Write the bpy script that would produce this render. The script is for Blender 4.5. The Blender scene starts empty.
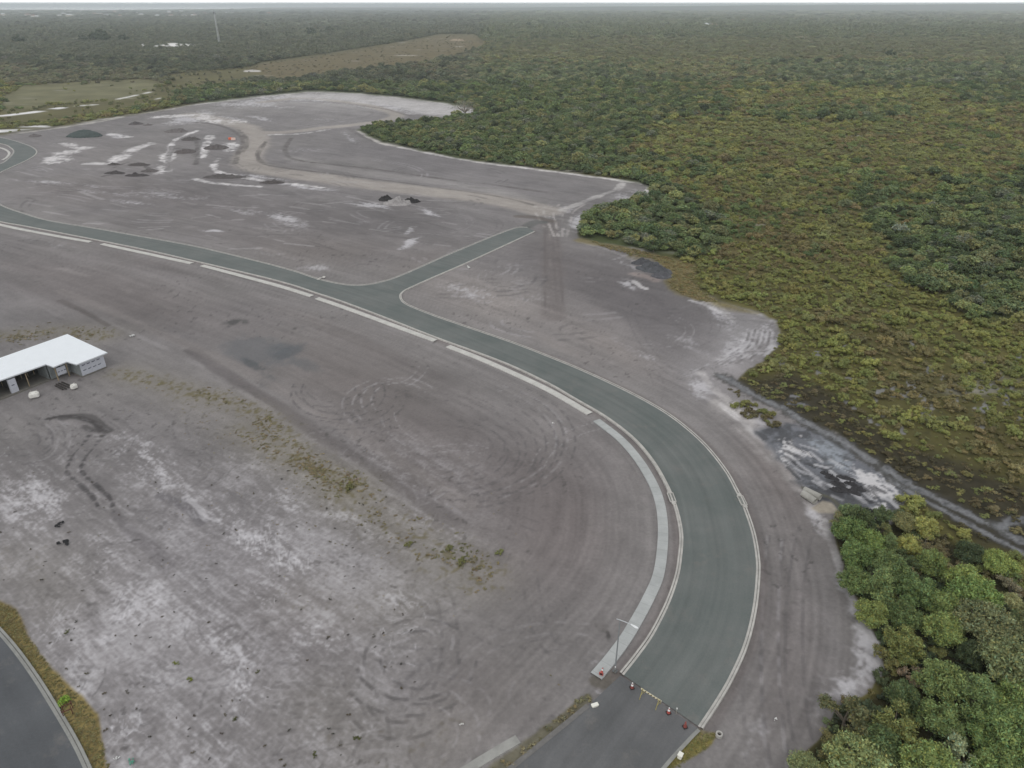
import bpy, bmesh, math, random
import numpy as np
from mathutils import Vector, Matrix, Euler

random.seed(7)
RNG = np.random.default_rng(7)
scene = bpy.context.scene
COL = scene.collection

# ------------------------------------------------------------------ camera
CAM_H = 55.0
PITCH = math.radians(28.15)
FPX = 710.0
CP, SP = math.cos(PITCH), math.sin(PITCH)
cam_data = bpy.data.cameras.new("camera")
cam_data.sensor_width = 36.0
cam_data.lens = FPX / 1024.0 * 36.0
cam_data.clip_start = 0.5
cam_data.clip_end = 80000.0
cam = bpy.data.objects.new("camera", cam_data)
COL.objects.link(cam)
cam.location = (0, 0, CAM_H)
cam.rotation_euler = (math.pi / 2 - PITCH, 0, 0)
scene.camera = cam

# ------------------------------------------------------------------ sky, sun, exposure
SUN_EL, SUN_ROT = math.radians(52), math.radians(200)
world = bpy.data.worlds.new("World")
scene.world = world
world.use_nodes = True
wn, wl = world.node_tree.nodes, world.node_tree.links
wn.clear()
sky = wn.new("ShaderNodeTexSky")
sky.sky_type = 'NISHITA'
sky.sun_disc = False
sky.sun_elevation = SUN_EL
sky.sun_rotation = SUN_ROT
sky.air_density = 1.0
sky.dust_density = 4.0
sky.ozone_density = 1.0
hs = wn.new("ShaderNodeHueSaturation")
hs.inputs["Saturation"].default_value = 0.22
bg = wn.new("ShaderNodeBackground")
bg.inputs["Strength"].default_value = 0.12
wo = wn.new("ShaderNodeOutputWorld")
wl.new(sky.outputs[0], hs.inputs["Color"])
tc = wn.new("ShaderNodeTexCoord")
cn = wn.new("ShaderNodeTexNoise")
cn.inputs["Scale"].default_value = 2.2
cn.inputs["Detail"].default_value = 5
cmap = wn.new("ShaderNodeMapping")
cmap.inputs["Scale"].default_value = (1, 1, 5)
wl.new(tc.outputs["Generated"], cmap.inputs["Vector"])
wl.new(cmap.outputs[0], cn.inputs["Vector"])
cr = wn.new("ShaderNodeMapRange")
cr.inputs["From Min"].default_value = .3
cr.inputs["From Max"].default_value = .7
cr.inputs["To Min"].default_value = .85
cr.inputs["To Max"].default_value = 1.15
wl.new(cn.outputs["Fac"], cr.inputs["Value"])
cs = wn.new("ShaderNodeVectorMath")
cs.operation = 'SCALE'
cs.inputs[0].default_value = (6.95, 7.1, 7.2)
sx = wn.new("ShaderNodeSeparateXYZ")
wl.new(tc.outputs["Generated"], sx.inputs[0])
hz_ = wn.new("ShaderNodeMapRange")
hz_.inputs["From Min"].default_value = 0.0
hz_.inputs["From Max"].default_value = 0.15
hz_.inputs["To Min"].default_value = 2.9
hz_.inputs["To Max"].default_value = .93
wl.new(sx.outputs["Z"], hz_.inputs["Value"])
hm = wn.new("ShaderNodeMath")
hm.operation = 'MULTIPLY'
wl.new(cr.outputs[0], hm.inputs[0])
wl.new(hz_.outputs[0], hm.inputs[1])
wl.new(hm.outputs[0], cs.inputs["Scale"])
cm = wn.new("ShaderNodeMix")
cm.data_type = 'RGBA'
cm.inputs["Factor"].default_value = .82
wl.new(hs.outputs[0], cm.inputs["A"])
wl.new(cs.outputs[0], cm.inputs["B"])
wl.new(cm.outputs["Result"], bg.inputs["Color"])
wl.new(bg.outputs[0], wo.inputs["Surface"])

sun_data = bpy.data.lights.new("sun", 'SUN')
sun_data.energy = 0.6
sun_data.angle = math.radians(35)
sun_data.color = (1.0, 0.98, 0.95)
sun = bpy.data.objects.new("sun", sun_data)
COL.objects.link(sun)
sd = Vector((math.sin(SUN_ROT) * math.cos(SUN_EL), math.cos(SUN_ROT) * math.cos(SUN_EL), math.sin(SUN_EL)))
sun.rotation_euler = sd.to_track_quat('Z', 'Y').to_euler()
sun.location = (0, 0, 300)

scene.view_settings.view_transform = 'Standard'
scene.view_settings.look = 'None'
scene.view_settings.gamma = 1.0
scene.view_settings.use_curve_mapping = False
scene.view_settings.exposure = 0.0
try:
    scene.cycles.max_bounces = 5
    scene.cycles.diffuse_bounces = 3
    scene.cycles.volume_bounces = 1
    scene.cycles.use_denoising = True
except Exception:
    pass

# ------------------------------------------------------------------ projection helpers
def P(u, v, z=0.0):
    """the place on the level z that lies along a line of sight"""
    xc, yc = (u - 512.0) / FPX, -(v - 384.0) / FPX
    dx, dy, dz = xc, yc * SP + CP, yc * CP - SP
    t = (z - CAM_H) / dz
    return Vector((dx * t, dy * t, z))

def PX(X, Y, Z=0.0):
    zc = Y * CP - (Z - CAM_H) * SP
    yc = Y * SP + (Z - CAM_H) * CP
    return 512 + FPX * X / zc, 384 - FPX * yc / zc

def lin(c):
    c = np.asarray(c, float) / 255.0
    return np.where(c <= 0.04045, c / 12.92, ((c + 0.055) / 1.055) ** 2.4)

KALB = 1.08
def A(r, g, b, k=1.0):
    return tuple(float(x) for x in lin((r, g, b)) * KALB * k)

def tag(o, label=None, cat=None, group=None, kind=None):
    if label: o["label"] = label
    if cat: o["category"] = cat
    if group: o["group"] = group
    if kind: o["kind"] = kind
    return o

def empty(name, loc, rz=0.0):
    o = bpy.data.objects.new(name, None)
    o.empty_display_size = 0.3
    o.location = loc
    o.rotation_euler = (0, 0, rz)
    COL.objects.link(o)
    return o

def link_mesh(name, me, mat=None, parent=None):
    o = bpy.data.objects.new(name, me)
    if mat is not None and not me.materials:
        me.materials.append(mat)
    COL.objects.link(o)
    if parent is not None:
        o.parent = parent
    return o

def obj(name, bm, mat, parent=None, smooth=False):
    me = bpy.data.meshes.new(name)
    bm.normal_update()
    bm.to_mesh(me)
    bm.free()
    if smooth:
        me.polygons.foreach_set("use_smooth", [True] * len(me.polygons))
    return link_mesh(name, me, mat, parent)

def np_mesh(name, verts, faces):
    """faces: (n,k) integer array, all the same size"""
    verts = np.asarray(verts, np.float32)
    faces = np.asarray(faces, np.int32)
    n, k = faces.shape
    me = bpy.data.meshes.new(name)
    me.vertices.add(len(verts))
    me.vertices.foreach_set("co", verts.ravel())
    me.loops.add(n * k)
    me.loops.foreach_set("vertex_index", faces.ravel())
    me.polygons.add(n)
    me.polygons.foreach_set("loop_start", np.arange(n, dtype=np.int32) * k)
    try:
        me.polygons.foreach_set("loop_total", np.full(n, k, np.int32))
    except Exception:
        pass
    me.update(calc_edges=True)
    return me

# ------------------------------------------------------------------ noise in numpy
def _hash(ix, iy, seed):
    h = (ix.astype(np.int64) * 374761393 + iy.astype(np.int64) * 668265263 + seed * 1442695041) & 0xFFFFFFFF
    h = ((h ^ (h >> 13)) * 1274126177) & 0xFFFFFFFF
    return (h ^ (h >> 16)) & 0xFFFF

def perlin(x, y, seed=0):
    x0, y0 = np.floor(x), np.floor(y)
    fx, fy = x - x0, y - y0
    ix, iy = x0.astype(np.int64), y0.astype(np.int64)
    def g(dx, dy):
        a = _hash(ix + dx, iy + dy, seed) * (2 * math.pi / 65536.0)
        return np.cos(a) * (fx - dx) + np.sin(a) * (fy - dy)
    u = fx * fx * fx * (fx * (fx * 6 - 15) + 10)
    w = fy * fy * fy * (fy * (fy * 6 - 15) + 10)
    a, b = g(0, 0), g(1, 0)
    c, d = g(0, 1), g(1, 1)
    return 1.5 * ((a + (b - a) * u) * (1 - w) + (c + (d - c) * u) * w)

def fbm(x, y, seed=0, octs=4, gain=0.5, lac=2.03):
    s, amp, tot = 0.0, 1.0, 0.0
    for k in range(octs):
        s = s + amp * perlin(x, y, seed + 17 * k)
        tot += amp
        amp *= gain
        x, y = x * lac + 3.7, y * lac + 1.3
    return s / tot

def sstep(a, b, x):
    t = np.clip((x - a) / (b - a), 0, 1)
    return t * t * (3 - 2 * t)

def seg_dist(X, Y, pts):
    """distance, signed side and arc length to an open polyline"""
    best = np.full(X.shape, 1e18)
    side = np.zeros(X.shape)
    along = np.zeros(X.shape)
    acc = 0.0
    for (ax, ay), (bx, by) in zip(pts[:-1], pts[1:]):
        dx, dy = bx - ax, by - ay
        L2 = dx * dx + dy * dy
        if L2 < 1e-12:
            continue
        L = math.sqrt(L2)
        t = np.clip(((X - ax) * dx + (Y - ay) * dy) / L2, 0, 1)
        ex, ey = X - ax - t * dx, Y - ay - t * dy
        d2 = ex * ex + ey * ey
        m = d2 < best
        best = np.where(m, d2, best)
        side = np.where(m, np.sign(dx * ey - dy * ex), side)
        along = np.where(m, acc + t * L, along)
        acc += L
    return np.sqrt(best), side, along

def in_poly(U, V, poly):
    ins = np.zeros(U.shape, bool)
    n = len(poly)
    for i in range(n):
        x1, y1 = poly[i]
        x2, y2 = poly[(i + 1) % n]
        if y1 == y2:
            continue
        c = ((y1 > V) != (y2 > V)) & (U < (x2 - x1) * (V - y1) / (y2 - y1) + x1)
        ins ^= c
    return ins

def poly_sd(U, V, poly):
    """signed distance, positive inside"""
    d, _, _ = seg_dist(U, V, list(poly) + [poly[0]])
    return np.where(in_poly(U, V, poly), d, -d)

def spline(pts, n=8):
    """Catmull-Rom through 2-D points"""
    pts = [np.asarray(p[:2], float) for p in pts]
    q = [2 * pts[0] - pts[1]] + pts + [2 * pts[-1] - pts[-2]]
    out = []
    for i in range(1, len(q) - 2):
        p0, p1, p2, p3 = q[i - 1], q[i], q[i + 1], q[i + 2]
        for k in range(n):
            t = k / n
            out.append(0.5 * ((2 * p1) + (-p0 + p2) * t + (2 * p0 - 5 * p1 + 4 * p2 - p3) * t * t
                              + (-p0 + 3 * p1 - 3 * p2 + p3) * t ** 3))
    out.append(pts[-1])
    return np.array(out)

def wpts(px, z=0.0):
    return [tuple(P(u, v, z)[:2]) for u, v in px]

def wspline(px, n=8):
    return spline(wpts(px), n)

# ------------------------------------------------------------------ materials
def mat_base(name):
    m = bpy.data.materials.new(name)
    m.use_nodes = True
    nt = m.node_tree
    b = nt.nodes["Principled BSDF"]
    return m, nt, b

def mat_plain(name, col, rough=0.7, var=0.12, scale=2.0, metallic=0.0, bump=0.0, detail=4.0):
    m, nt, b = mat_base(name)
    N, L = nt.nodes, nt.links
    geo = N.new("ShaderNodeNewGeometry")
    no = N.new("ShaderNodeTexNoise")
    no.inputs["Scale"].default_value = scale
    no.inputs["Detail"].default_value = detail
    no.inputs["Roughness"].default_value = 0.65
    L.new(geo.outputs["Position"], no.inputs["Vector"])
    mr = N.new("ShaderNodeMapRange")
    mr.inputs["From Min"].default_value = 0.25
    mr.inputs["From Max"].default_value = 0.75
    mr.inputs["To Min"].default_value = 1 - var
    mr.inputs["To Max"].default_value = 1 + var
    L.new(no.outputs["Fac"], mr.inputs["Value"])
    mx = N.new("ShaderNodeVectorMath")
    mx.operation = 'SCALE'
    mx.inputs[0].default_value = col
    L.new(mr.outputs[0], mx.inputs["Scale"])
    L.new(mx.outputs[0], b.inputs["Base Color"])
    b.inputs["Roughness"].default_value = rough
    b.inputs["Metallic"].default_value = metallic
    b.inputs["Specular IOR Level"].default_value = 0.3
    if bump:
        bp = N.new("ShaderNodeBump")
        bp.inputs["Strength"].default_value = bump
        bp.inputs["Distance"].default_value = 0.05
        L.new(no.outputs["Fac"], bp.inputs["Height"])
        L.new(bp.outputs[0], b.inputs["Normal"])
    return m

def mat_ground():
    m, nt, b = mat_base("sandy_ground")
    N, L = nt.nodes, nt.links
    at = N.new("ShaderNodeAttribute")
    at.attribute_name = "albedo"
    geo = N.new("ShaderNodeNewGeometry")
    n1 = N.new("ShaderNodeTexNoise")
    n1.inputs["Scale"].default_value = 3.2
    n1.inputs["Detail"].default_value = 5
    n1.inputs["Roughness"].default_value = 0.7
    n2 = N.new("ShaderNodeTexNoise")
    n2.inputs["Scale"].default_value = 0.55
    n2.inputs["Detail"].default_value = 4
    L.new(geo.outputs["Position"], n1.inputs["Vector"])
    L.new(geo.outputs["Position"], n2.inputs["Vector"])
    def rng(src, lo, hi):
        r = N.new("ShaderNodeMapRange")
        r.inputs["From Min"].default_value = 0.25
        r.inputs["From Max"].default_value = 0.75
        r.inputs["To Min"].default_value = lo
        r.inputs["To Max"].default_value = hi
        L.new(src, r.inputs["Value"])
        return r.outputs[0]
    a1, a2 = rng(n1.outputs["Fac"], 0.86, 1.14), rng(n2.outputs["Fac"], 0.95, 1.05)
    mu = N.new("ShaderNodeMath")
    mu.operation = 'MULTIPLY'
    L.new(a1, mu.inputs[0]); L.new(a2, mu.inputs[1])
    sc = N.new("ShaderNodeVectorMath")
    sc.operation = 'SCALE'
    L.new(at.outputs["Color"], sc.inputs[0])
    L.new(mu.outputs[0], sc.inputs["Scale"])
    L.new(sc.outputs[0], b.inputs["Base Color"])
    wet = N.new("ShaderNodeAttribute")
    wet.attribute_name = "wet"
    r = N.new("ShaderNodeMapRange")
    r.inputs["To Min"].default_value = 0.95
    r.inputs["To Max"].default_value = 0.18
    L.new(wet.outputs["Fac"], r.inputs["Value"])
    L.new(r.outputs[0], b.inputs["Roughness"])
    b.inputs["Specular IOR Level"].default_value = 0.25
    bp = N.new("ShaderNodeBump")
    bp.inputs["Strength"].default_value = 0.5
    bp.inputs["Distance"].default_value = 0.06
    L.new(n1.outputs["Fac"], bp.inputs["Height"])
    L.new(bp.outputs[0], b.inputs["Normal"])
    return m

def mat_leaf(name, rough=0.6):
    """foliage; the plant's own colour comes from its 'tint', each leaf a little lighter or darker"""
    m, nt, b = mat_base(name)
    N, L = nt.nodes, nt.links
    ti = N.new("ShaderNodeAttribute")
    ti.attribute_type = 'INSTANCER'
    ti.attribute_name = "tint"
    lf = N.new("ShaderNodeAttribute")
    lf.attribute_name = "leaf"
    sc = N.new("ShaderNodeVectorMath")
    sc.operation = 'MULTIPLY'
    L.new(ti.outputs["Vector"], sc.inputs[0])
    L.new(lf.outputs["Vector"], sc.inputs[1])
    L.new(sc.outputs[0], b.inputs["Base Color"])
    b.inputs["Roughness"].default_value = rough
    b.inputs["Specular IOR Level"].default_value = 0.2
    return m
# ------------------------------------------------------------------ traced lines (lines of sight laid on the ground)
KERB_IN = [(-75, 176), (-78, 186), (-62, 201), (-35, 212), (0, 221.5), (25, 226), (82, 237), (147, 250), (195, 261), (256, 275.3), (291, 284.5), (313.5, 292),
           (343.5, 302), (381, 316), (436, 337.5), (480, 353.5), (512, 366), (549.5, 384), (574.5, 398.5), (604.5, 416),
           (632, 437), (652, 460), (667, 486), (676, 509), (681, 534), (679.5, 559), (676, 578), (667, 603.5),
           (652, 633), (637, 654.5), (621.5, 674)]
KERB_IN_TOP = [(-75, 176), (-50, 172), (-22, 169.5), (0, 164), (8, 159), (13.5, 152.5), (11, 148), (0, 143.5), (-40, 139)]
KERB_OUT_A = [(-40, 131), (-15, 135), (7.5, 139), (27, 145), (36, 150), (35, 155), (25, 161), (0, 172.5), (-14, 181), (-16, 190), (0, 204.5), (25, 214), (50, 221), (95, 228.5), (140, 236.5), (195, 246.5),
              (256, 261), (293.5, 271), (318, 279), (343.5, 284.5), (363.5, 285.2), (383.5, 281.5), (406, 273.5), (456, 251.5), (511, 229.5), (527.5, 227.3)]
KERB_OUT_B = [(534.5, 231.5), (512, 242), (468.5, 262), (434, 277), (415, 285.5), (404, 291), (400.5, 296.5), (406, 304), (431, 314.5), (461, 325),
              (512, 342.5), (549.5, 357), (580, 369.5), (612, 384), (642, 399), (672, 417), (702, 442), (724.5, 469),
              (737, 491), (745, 508), (753.5, 533), (758, 559), (758, 580), (754.5, 611), (746, 645), (732, 677), (717, 703), (700.5, 728)]
PATHS = [  # concrete footpath: centre lines, one per slab run
    ([(-8, 146.5), (3, 148.5), (9, 152.5), (7, 157), (2, 160)], 1.0),
    ([(-30, 217), (7, 226.2), (49, 234.5), (91, 241.8)], 1.3),
    ([(102, 243.8), (147, 253.5), (192, 263.2)], 1.3),
    ([(202, 265.3), (256, 279.5), (285, 287.5), (312, 296)], 1.3),
    ([(317, 298), (343.5, 307), (375, 318.5), (435.5, 340.6)], 1.3),
    ([(448, 346), (480, 358.5), (512, 372.5), (550, 390.5), (590, 413.5)], 1.3),
    ([(596.5, 420), (619.5, 438), (637, 457.5), (652, 481.5), (660, 503), (663, 527), (662, 552), (658, 576), (649, 597),
      (637, 619.5), (624.5, 640), (609.5, 660), (596, 676)], 1.35),
    ([(518, 739), (494, 753), (468, 769), (430, 793)], .95),
]
OLD_ROAD = [(620.5, 675.5), (699, 729.5), (690, 738), (664, 768), (640, 800), (610, 840), (540, 930), (440, 1060), (330, 1200), (-60, 1200), (140, 1050), (290, 935), (400, 850), (460, 805), (513, 767), (550, 737), (588, 706)]
LANE_KERB = [(-60, 570), (-25, 606), (0, 631.5), (17.5, 652), (37.5, 680), (57.5, 712), (75, 742), (88, 769), (103, 805), (120, 850), (138, 905), (150, 960)]

site_px = [(560, 1500), (690, 1000), (735, 860), (770, 800), (797, 768), (815, 738), (842, 708), (868, 690), (884, 672), (881, 645), (862, 612), (848, 585),
           (838, 548), (845, 522), (870, 540), (892, 522), (905, 503), (917, 492), (900, 480), (880, 466), (858, 450), (838, 436), (806, 421), (784, 405),
           (759, 396), (738, 382), (745, 372), (768, 358), (783, 333), (776, 320), (757, 310), (732, 303), (720, 300), (701, 290), (694, 279), (697, 266), (669, 257.5),
           (638, 248.5), (609, 243.5), (577, 237.5), (579, 226), (584, 217), (597, 207), (625, 203), (645, 196), (651, 188), (640, 182), (600, 176.5),
           (540, 168.5), (480, 161), (440, 154), (400, 145.5), (383, 142), (370, 136), (358, 129.5), (378, 124), (420, 121),
           (450, 117), (482, 113), (470, 107), (440, 102), (400, 97), (350, 92.5), (310, 91), (290, 93), (250, 97), (200, 103),
           (160, 110), (110, 118), (60, 126), (30, 130.5), (0, 134), (-100, 140), (-450, 160), (-900, 300), (-900, 860), (-900, 1500)]

# vegetation zones by line of sight (used to decide what grows on which piece of ground)
PALE_FIELD = [(2, 97), (22, 86), (90, 81), (145, 79), (166, 83), (150, 92), (120, 99), (60, 104), (5, 110)]
OLIVE_FIELD = [(-60, 118), (5, 110), (60, 105), (120, 100), (170, 85), (172, 74), (240, 68), (262, 72), (262, 80), (180, 92), (172, 100), (110, 112), (50, 121), (-60, 128)]
TAN_HEATH = [(225, 77), (262, 62), (330, 53), (400, 42), (440, 34), (475, 34), (488, 44), (460, 54), (425, 62), (380, 69), (330, 74), (285, 82)]
SWAMP = [(735, 382), (790, 372), (830, 392), (870, 425), (905, 445), (960, 462), (1060, 500), (1060, 575), (1024, 556), (985, 545), (915, 495), (880, 466), (858, 450), (806, 421), (759, 396)]
THICKET = [(838, 520), (850, 512), (885, 520), (905, 512), (985, 560), (1010, 575), (1120, 640), (1120, 900), (770, 900), (797, 768), (815, 740), (842, 710), (880, 690), (884, 668), (878, 640), (856, 600), (840, 560)]
STRIP = [(578, 238), (600, 238), (640, 248), (680, 264), (697, 280), (700, 294), (732, 300), (757, 311), (730, 303), (700, 296), (680, 284), (660, 270), (630, 255), (600, 247)]
WOOD_BLOBS = [  # u, v, radius u, radius v, strength
    (620, 225, 60, 30, 1.0), (700, 232, 50, 28, .95), (640, 195, 40, 16, .75), (480, 135, 90, 22, 1.0), (420, 130, 60, 14, 1.0), (400, 92, 90, 14, .9),
    (560, 90, 90, 26, .7), (560, 150, 90, 22, .8), (640, 110, 100, 22, .55), (860, 210, 60, 22, .5), (930, 262, 70, 45, .8), (1010, 225, 60, 40, .7), (980, 300, 50, 25, .7), (870, 175, 60, 14, .35),
    (210, 95, 50, 9, 1.0), (280, 88, 60, 9, 1.0), (850, 116, 70, 10, .55), (960, 84, 100, 10, .7), (1000, 100, 50, 10, .6), (1000, 300, 40, 30, .5),
    (720, 165, 60, 14, .4), (780, 70, 200, 16, .35), (130, 45, 220, 22, .95), (400, 25, 300, 12, .7), (300, 58, 90, 9, .6), (330, 75, 60, 6, .7), (950, 65, 160, 14, .5), (700, 30, 400, 10, .6),
    (1040, 240, 50, 60, .6)]
HEATH_BLOBS = [(800, 235, 60, 26, .7), (880, 300, 120, 30, .5), (760, 300, 60, 40, .8), (800, 150, 160, 16, .6), (960, 140, 120, 14, .8), (930, 60, 90, 6, .8), (900, 92, 60, 6, .5), (980, 112, 60, 6, .5), (760, 205, 50, 12, .5), (730, 55, 90, 6, .5), (560, 55, 60, 6, .5), (840, 44, 120, 5, .4), (700, 130, 60, 10, .4),
               (850, 360, 140, 60, .9), (960, 400, 120, 60, .8), (700, 72, 60, 6, .6), (640, 40, 90, 6, .4)]

def wood_weight(U, V):
    w = np.zeros(np.shape(U))
    for u, v, a, b, s in WOOD_BLOBS:
        w = w + s * np.exp(-(((U - u) / a) ** 2 + ((V - v) / b) ** 2))
    for u, v, a, b, s in HEATH_BLOBS:
        w = w - 1.0 * s * np.exp(-(((U - u) / a) ** 2 + ((V - v) / b) ** 2))
    return w

# ------------------------------------------------------------------ the ground: one sheet out to the horizon
def build_ground():
    t0 = 1.25
    vs = np.concatenate([np.arange(1320, 930, -3.0), np.arange(930, 250, -t0), np.arange(250, 85, -0.5), np.arange(85, 30, -0.8), np.arange(30, 7, -0.5)])
    ang = PITCH + np.arctan((vs - 384.0) / FPX)
    Yr = CAM_H / np.tan(ang)
    Yr = np.concatenate([[-30000, -3000, -300, -60], Yr, [20000, 34000]])
    zc = np.maximum(Yr * CP + CAM_H * SP, 25.0)
    s = np.arange(-1.12, 1.12, t0 / FPX)
    s = np.concatenate([[-40, -8, -2.5, -1.5], s, [1.5, 2.5, 8, 40]])
    Xg = zc[:, None] * s[None, :]
    # rows behind the viewer keep a broad, even width
    Yg = np.repeat(Yr[:, None], len(s), 1)
    back = Yr < -100
    Xg[back] = np.linspace(-34000, 34000, len(s))[None, :]
    nr, nc = Xg.shape
    X, Y = Xg.ravel(), Yg.ravel()
    zz = np.maximum(Y * CP + CAM_H * SP, 1.0)
    U = 512 + FPX * X / zz
    V = 384 - FPX * (Y * SP - CAM_H * CP) / zz
    V = np.where(Y * CP + CAM_H * SP > 3, V, 2000.0)
    U = np.clip(U, -3000, 4000); V = np.clip(V, -50, 2000)
    print("ground verts", nr * nc)

    # wandering of outlines, a few pixels near the camera and less far off
    wob = 0.35 * FPX / np.maximum(zz, 30)
    W1 = fbm(X * 0.11, Y * 0.11, 1, 4)
    W2 = fbm(X * 0.11 + 40, Y * 0.11 - 17, 2, 4)
    Uw = U + wob * 5.0 * W1
    Vw = V + wob * 2.4 * W2

    # ---------- ground below the bush
    n_big = fbm(X * 0.006, Y * 0.006, 11, 4)
    n_mid = fbm(X * 0.05, Y * 0.05, 12, 4)
    n_fine = fbm(X * 0.45, Y * 0.45, 13, 3)
    def C(r, g, b): return lin((r, g, b)) * KALB
    def mix(c, d, m):
        m = np.clip(m, 0, 1)[:, None]
        return c * (1 - m) + np.asarray(d)[None, :] * m if np.ndim(d) == 1 else c * (1 - m) + d * m
    col = np.repeat(C(84, 80, 46)[None, :], len(X), 0)
    col = mix(col, C(98, 93, 53), sstep(-.1, .5, n_mid))
    col = mix(col, C(56, 55, 36), sstep(.0, .5, n_fine) * .6)
    ww = wood_weight(U, V)
    col = mix(col, C(72, 80, 48), sstep(.2, .7, ww + .4 * n_mid))
    far = sstep(500, 2200, Y)
    farc = np.repeat(C(84, 89, 60)[None, :], len(X), 0)
    farc = mix(farc, C(108, 101, 66), sstep(.0, .4, n_big - .3 * (ww - .4)))
    farc = mix(farc, C(66, 74, 54), sstep(.0, .5, n_mid) * .7)
    col = mix(col, farc, far)
    def soft(poly, f, jitter=True, grow=0.0):
        a = poly_sd(Uw if jitter else U, Vw if jitter else V, poly)
        return sstep(-f, f, a + grow)
    near_all = V > 20
    m = soft(TAN_HEATH, 4)
    col = mix(col, C(100, 90, 62) * (1 + .3 * n_mid[:, None] + .2 * n_fine[:, None]), m * .95)
    m = soft(OLIVE_FIELD, 3)
    col = mix(col, C(92, 88, 55) * (1 + .5 * n_mid[:, None]), m * .9)
    m = soft(PALE_FIELD, 4)
    col = mix(col, C(112, 110, 82) * (1 + .3 * n_mid[:, None]), m * (.75 + .4 * n_mid))
    m = soft(SWAMP, 8)
    col = mix(col, C(50, 46, 35) * (1 + .9 * n_fine[:, None]), m * .92)
    m = soft(THICKET, 6)
    col = mix(col, C(48, 46, 30) * (1 + .6 * n_fine[:, None]), m * .9)
    # bare white sand clearings and tracks among the trees
    sand_n = fbm(X * .02, Y * .09, 31, 3)
    for (u, v, a, b, c, th) in [(160, 46.3, 7, 1.4, (215, 212, 210), .05), (171, 44.8, 9, 2.2, (226, 223, 220), .0), (184, 45.3, 6, 1.5, (220, 217, 214), .05), (143, 45.5, 4, 1.3, (215, 212, 210), -.2), (194, 44.5, 6, 1.3, (205, 203, 200), -.1),
                                (664, 31, 15, 1.6, (165, 150, 128), -.1), (252, 71, 9, 1.2, (190, 186, 182), -.1), (458, 40, 8, 1.0, (160, 140, 118), -.1),
                                (248, 43, 6, .8, (150, 150, 145), -.1), (20, 42, 10, .8, (125, 125, 110), 0), (700, 26, 20, 1.2, (130, 125, 110), 0),
                                (895, 56, 26, 1.3, (138, 122, 92), -.1), (945, 61, 40, 1.3, (138, 122, 92), -.1), (115, 46, 6, 1.2, (120, 122, 100), 0), (37, 18, 4, 1, (190, 190, 190), 0)]:
        q = np.exp(-(((U - u) / a) ** 2 + ((V - v) / b) ** 2) ** 2)
        col = mix(col, C(*c), sstep(.25, .6, q + .45 * sand_n - th - .1))
    for line, w, c, thr in [([(-60, 124), (0, 116), (30, 112.5), (60, 108)], 5.5, (222, 220, 220), .0), ([(78, 105.6), (95, 104.6)], 3.0, (205, 204, 200), -.2),
                       ([(118, 99), (132, 96), (150, 92)], 2.6, (205, 204, 200), -.1), ([(156, 99), (160, 98)], 2, (200, 200, 196), 0.),
                       ([(-60, 138), (0, 130.5), (33, 127.5)], 10.0, (215, 214, 214), .1), ([(300, 77), (262, 83), (240, 85)], 4.0, (110, 92, 72), -.2)]:
        d, _, _ = seg_dist(X, Y, wpts(line))
        col = mix(col, C(*c), sstep(w, w * .4, d) * sstep(-.25, .1, sand_n - thr + .1))

    # ---------- the cleared site
    sd = poly_sd(Uw, Vw, site_px)
    S = sstep(-1.5, 2.0, sd)
    idx = np.where((S > 0) & (V > 85) & (V < 1480) & (Y > 3))[0]
    x, y, u, v, uw, vw, zs = X[idx], Y[idx], U[idx], V[idx], Uw[idx], Vw[idx], zz[idx]
    px = zs / FPX                                  # metres per pixel there, to leave out what could not be seen
    rd, rside, ralong = seg_dist(x, y, wspline([(0, 212), (95, 233), (195, 254), (300, 283), (400, 312), (512, 354), (600, 394), (660, 432), (700, 480), (718, 540), (718, 590), (700, 645), (662, 702), (600, 790)], 4))
    rsd = rd * rside
    nb = fbm(x * .018, y * .018, 51, 4)
    nm = fbm(x * .09, y * .09, 52, 4)
    nf = fbm(x * .5, y * .5, 53, 4, .6)
    nff = perlin(x * 1.9, y * 1.9, 54)
    streak = .6 * perlin(rsd * .9, ralong * .035, 55) + .6 * perlin(rsd * 2.3, ralong * .06, 56) + .5 * perlin(rsd * .3, ralong * .015, 57)
    dv_ = P(300, 585) - P(100, 450)
    a2 = math.atan2(dv_.y, dv_.x)
    p1, q1 = x * math.cos(a2) + y * math.sin(a2), -x * math.sin(a2) + y * math.cos(a2)
    streak2 = .7 * perlin(p1 * .10, q1 * .55 + .8 * nm, 58) + .6 * perlin(p1 * .2 + 2 * nm, q1 * 1.5, 59)
    swirl = fbm(x * .03, y * .03, 60, 2)
    streak3 = perlin(8 * swirl + nm, swirl * 40 + x * .02, 61)
    roadw = np.exp(-(rd / 34.0) ** 2)
    detail = np.clip(.55 / np.maximum(px * 6, .55), .3, 1)
    nl = fbm(x * .007 + 5, y * .007, 64, 3)
    grain = perlin(p1 * .35, q1 * 3.2, 67) + .8 * perlin(p1 * .6, q1 * 6.0, 68)
    t = .20 * nl + .22 * nb + .20 * nm + .16 * nf * detail + .08 * nff * detail + .24 * streak * roadw + .16 * streak2 * (1 - roadw) + .16 * fbm(p1 * .02, q1 * .22, 65, 4) + .10 * grain * detail * (1 - roadw)
    c = C(124, 120, 120)[None, :] * np.clip(1 + 1.0 * t, .35, 2.2)[:, None]
    # warm brown and cool grey drifts
    warm = C(125, 121, 120)[None, :] * np.clip(1 + .9 * t, .35, 2.2)[:, None]
    c = mix(c, warm, sstep(-.1, .35, fbm(x * .022 + 9, y * .022, 62, 3) + .35 * np.exp(-(rd / 16) ** 2)))

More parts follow.
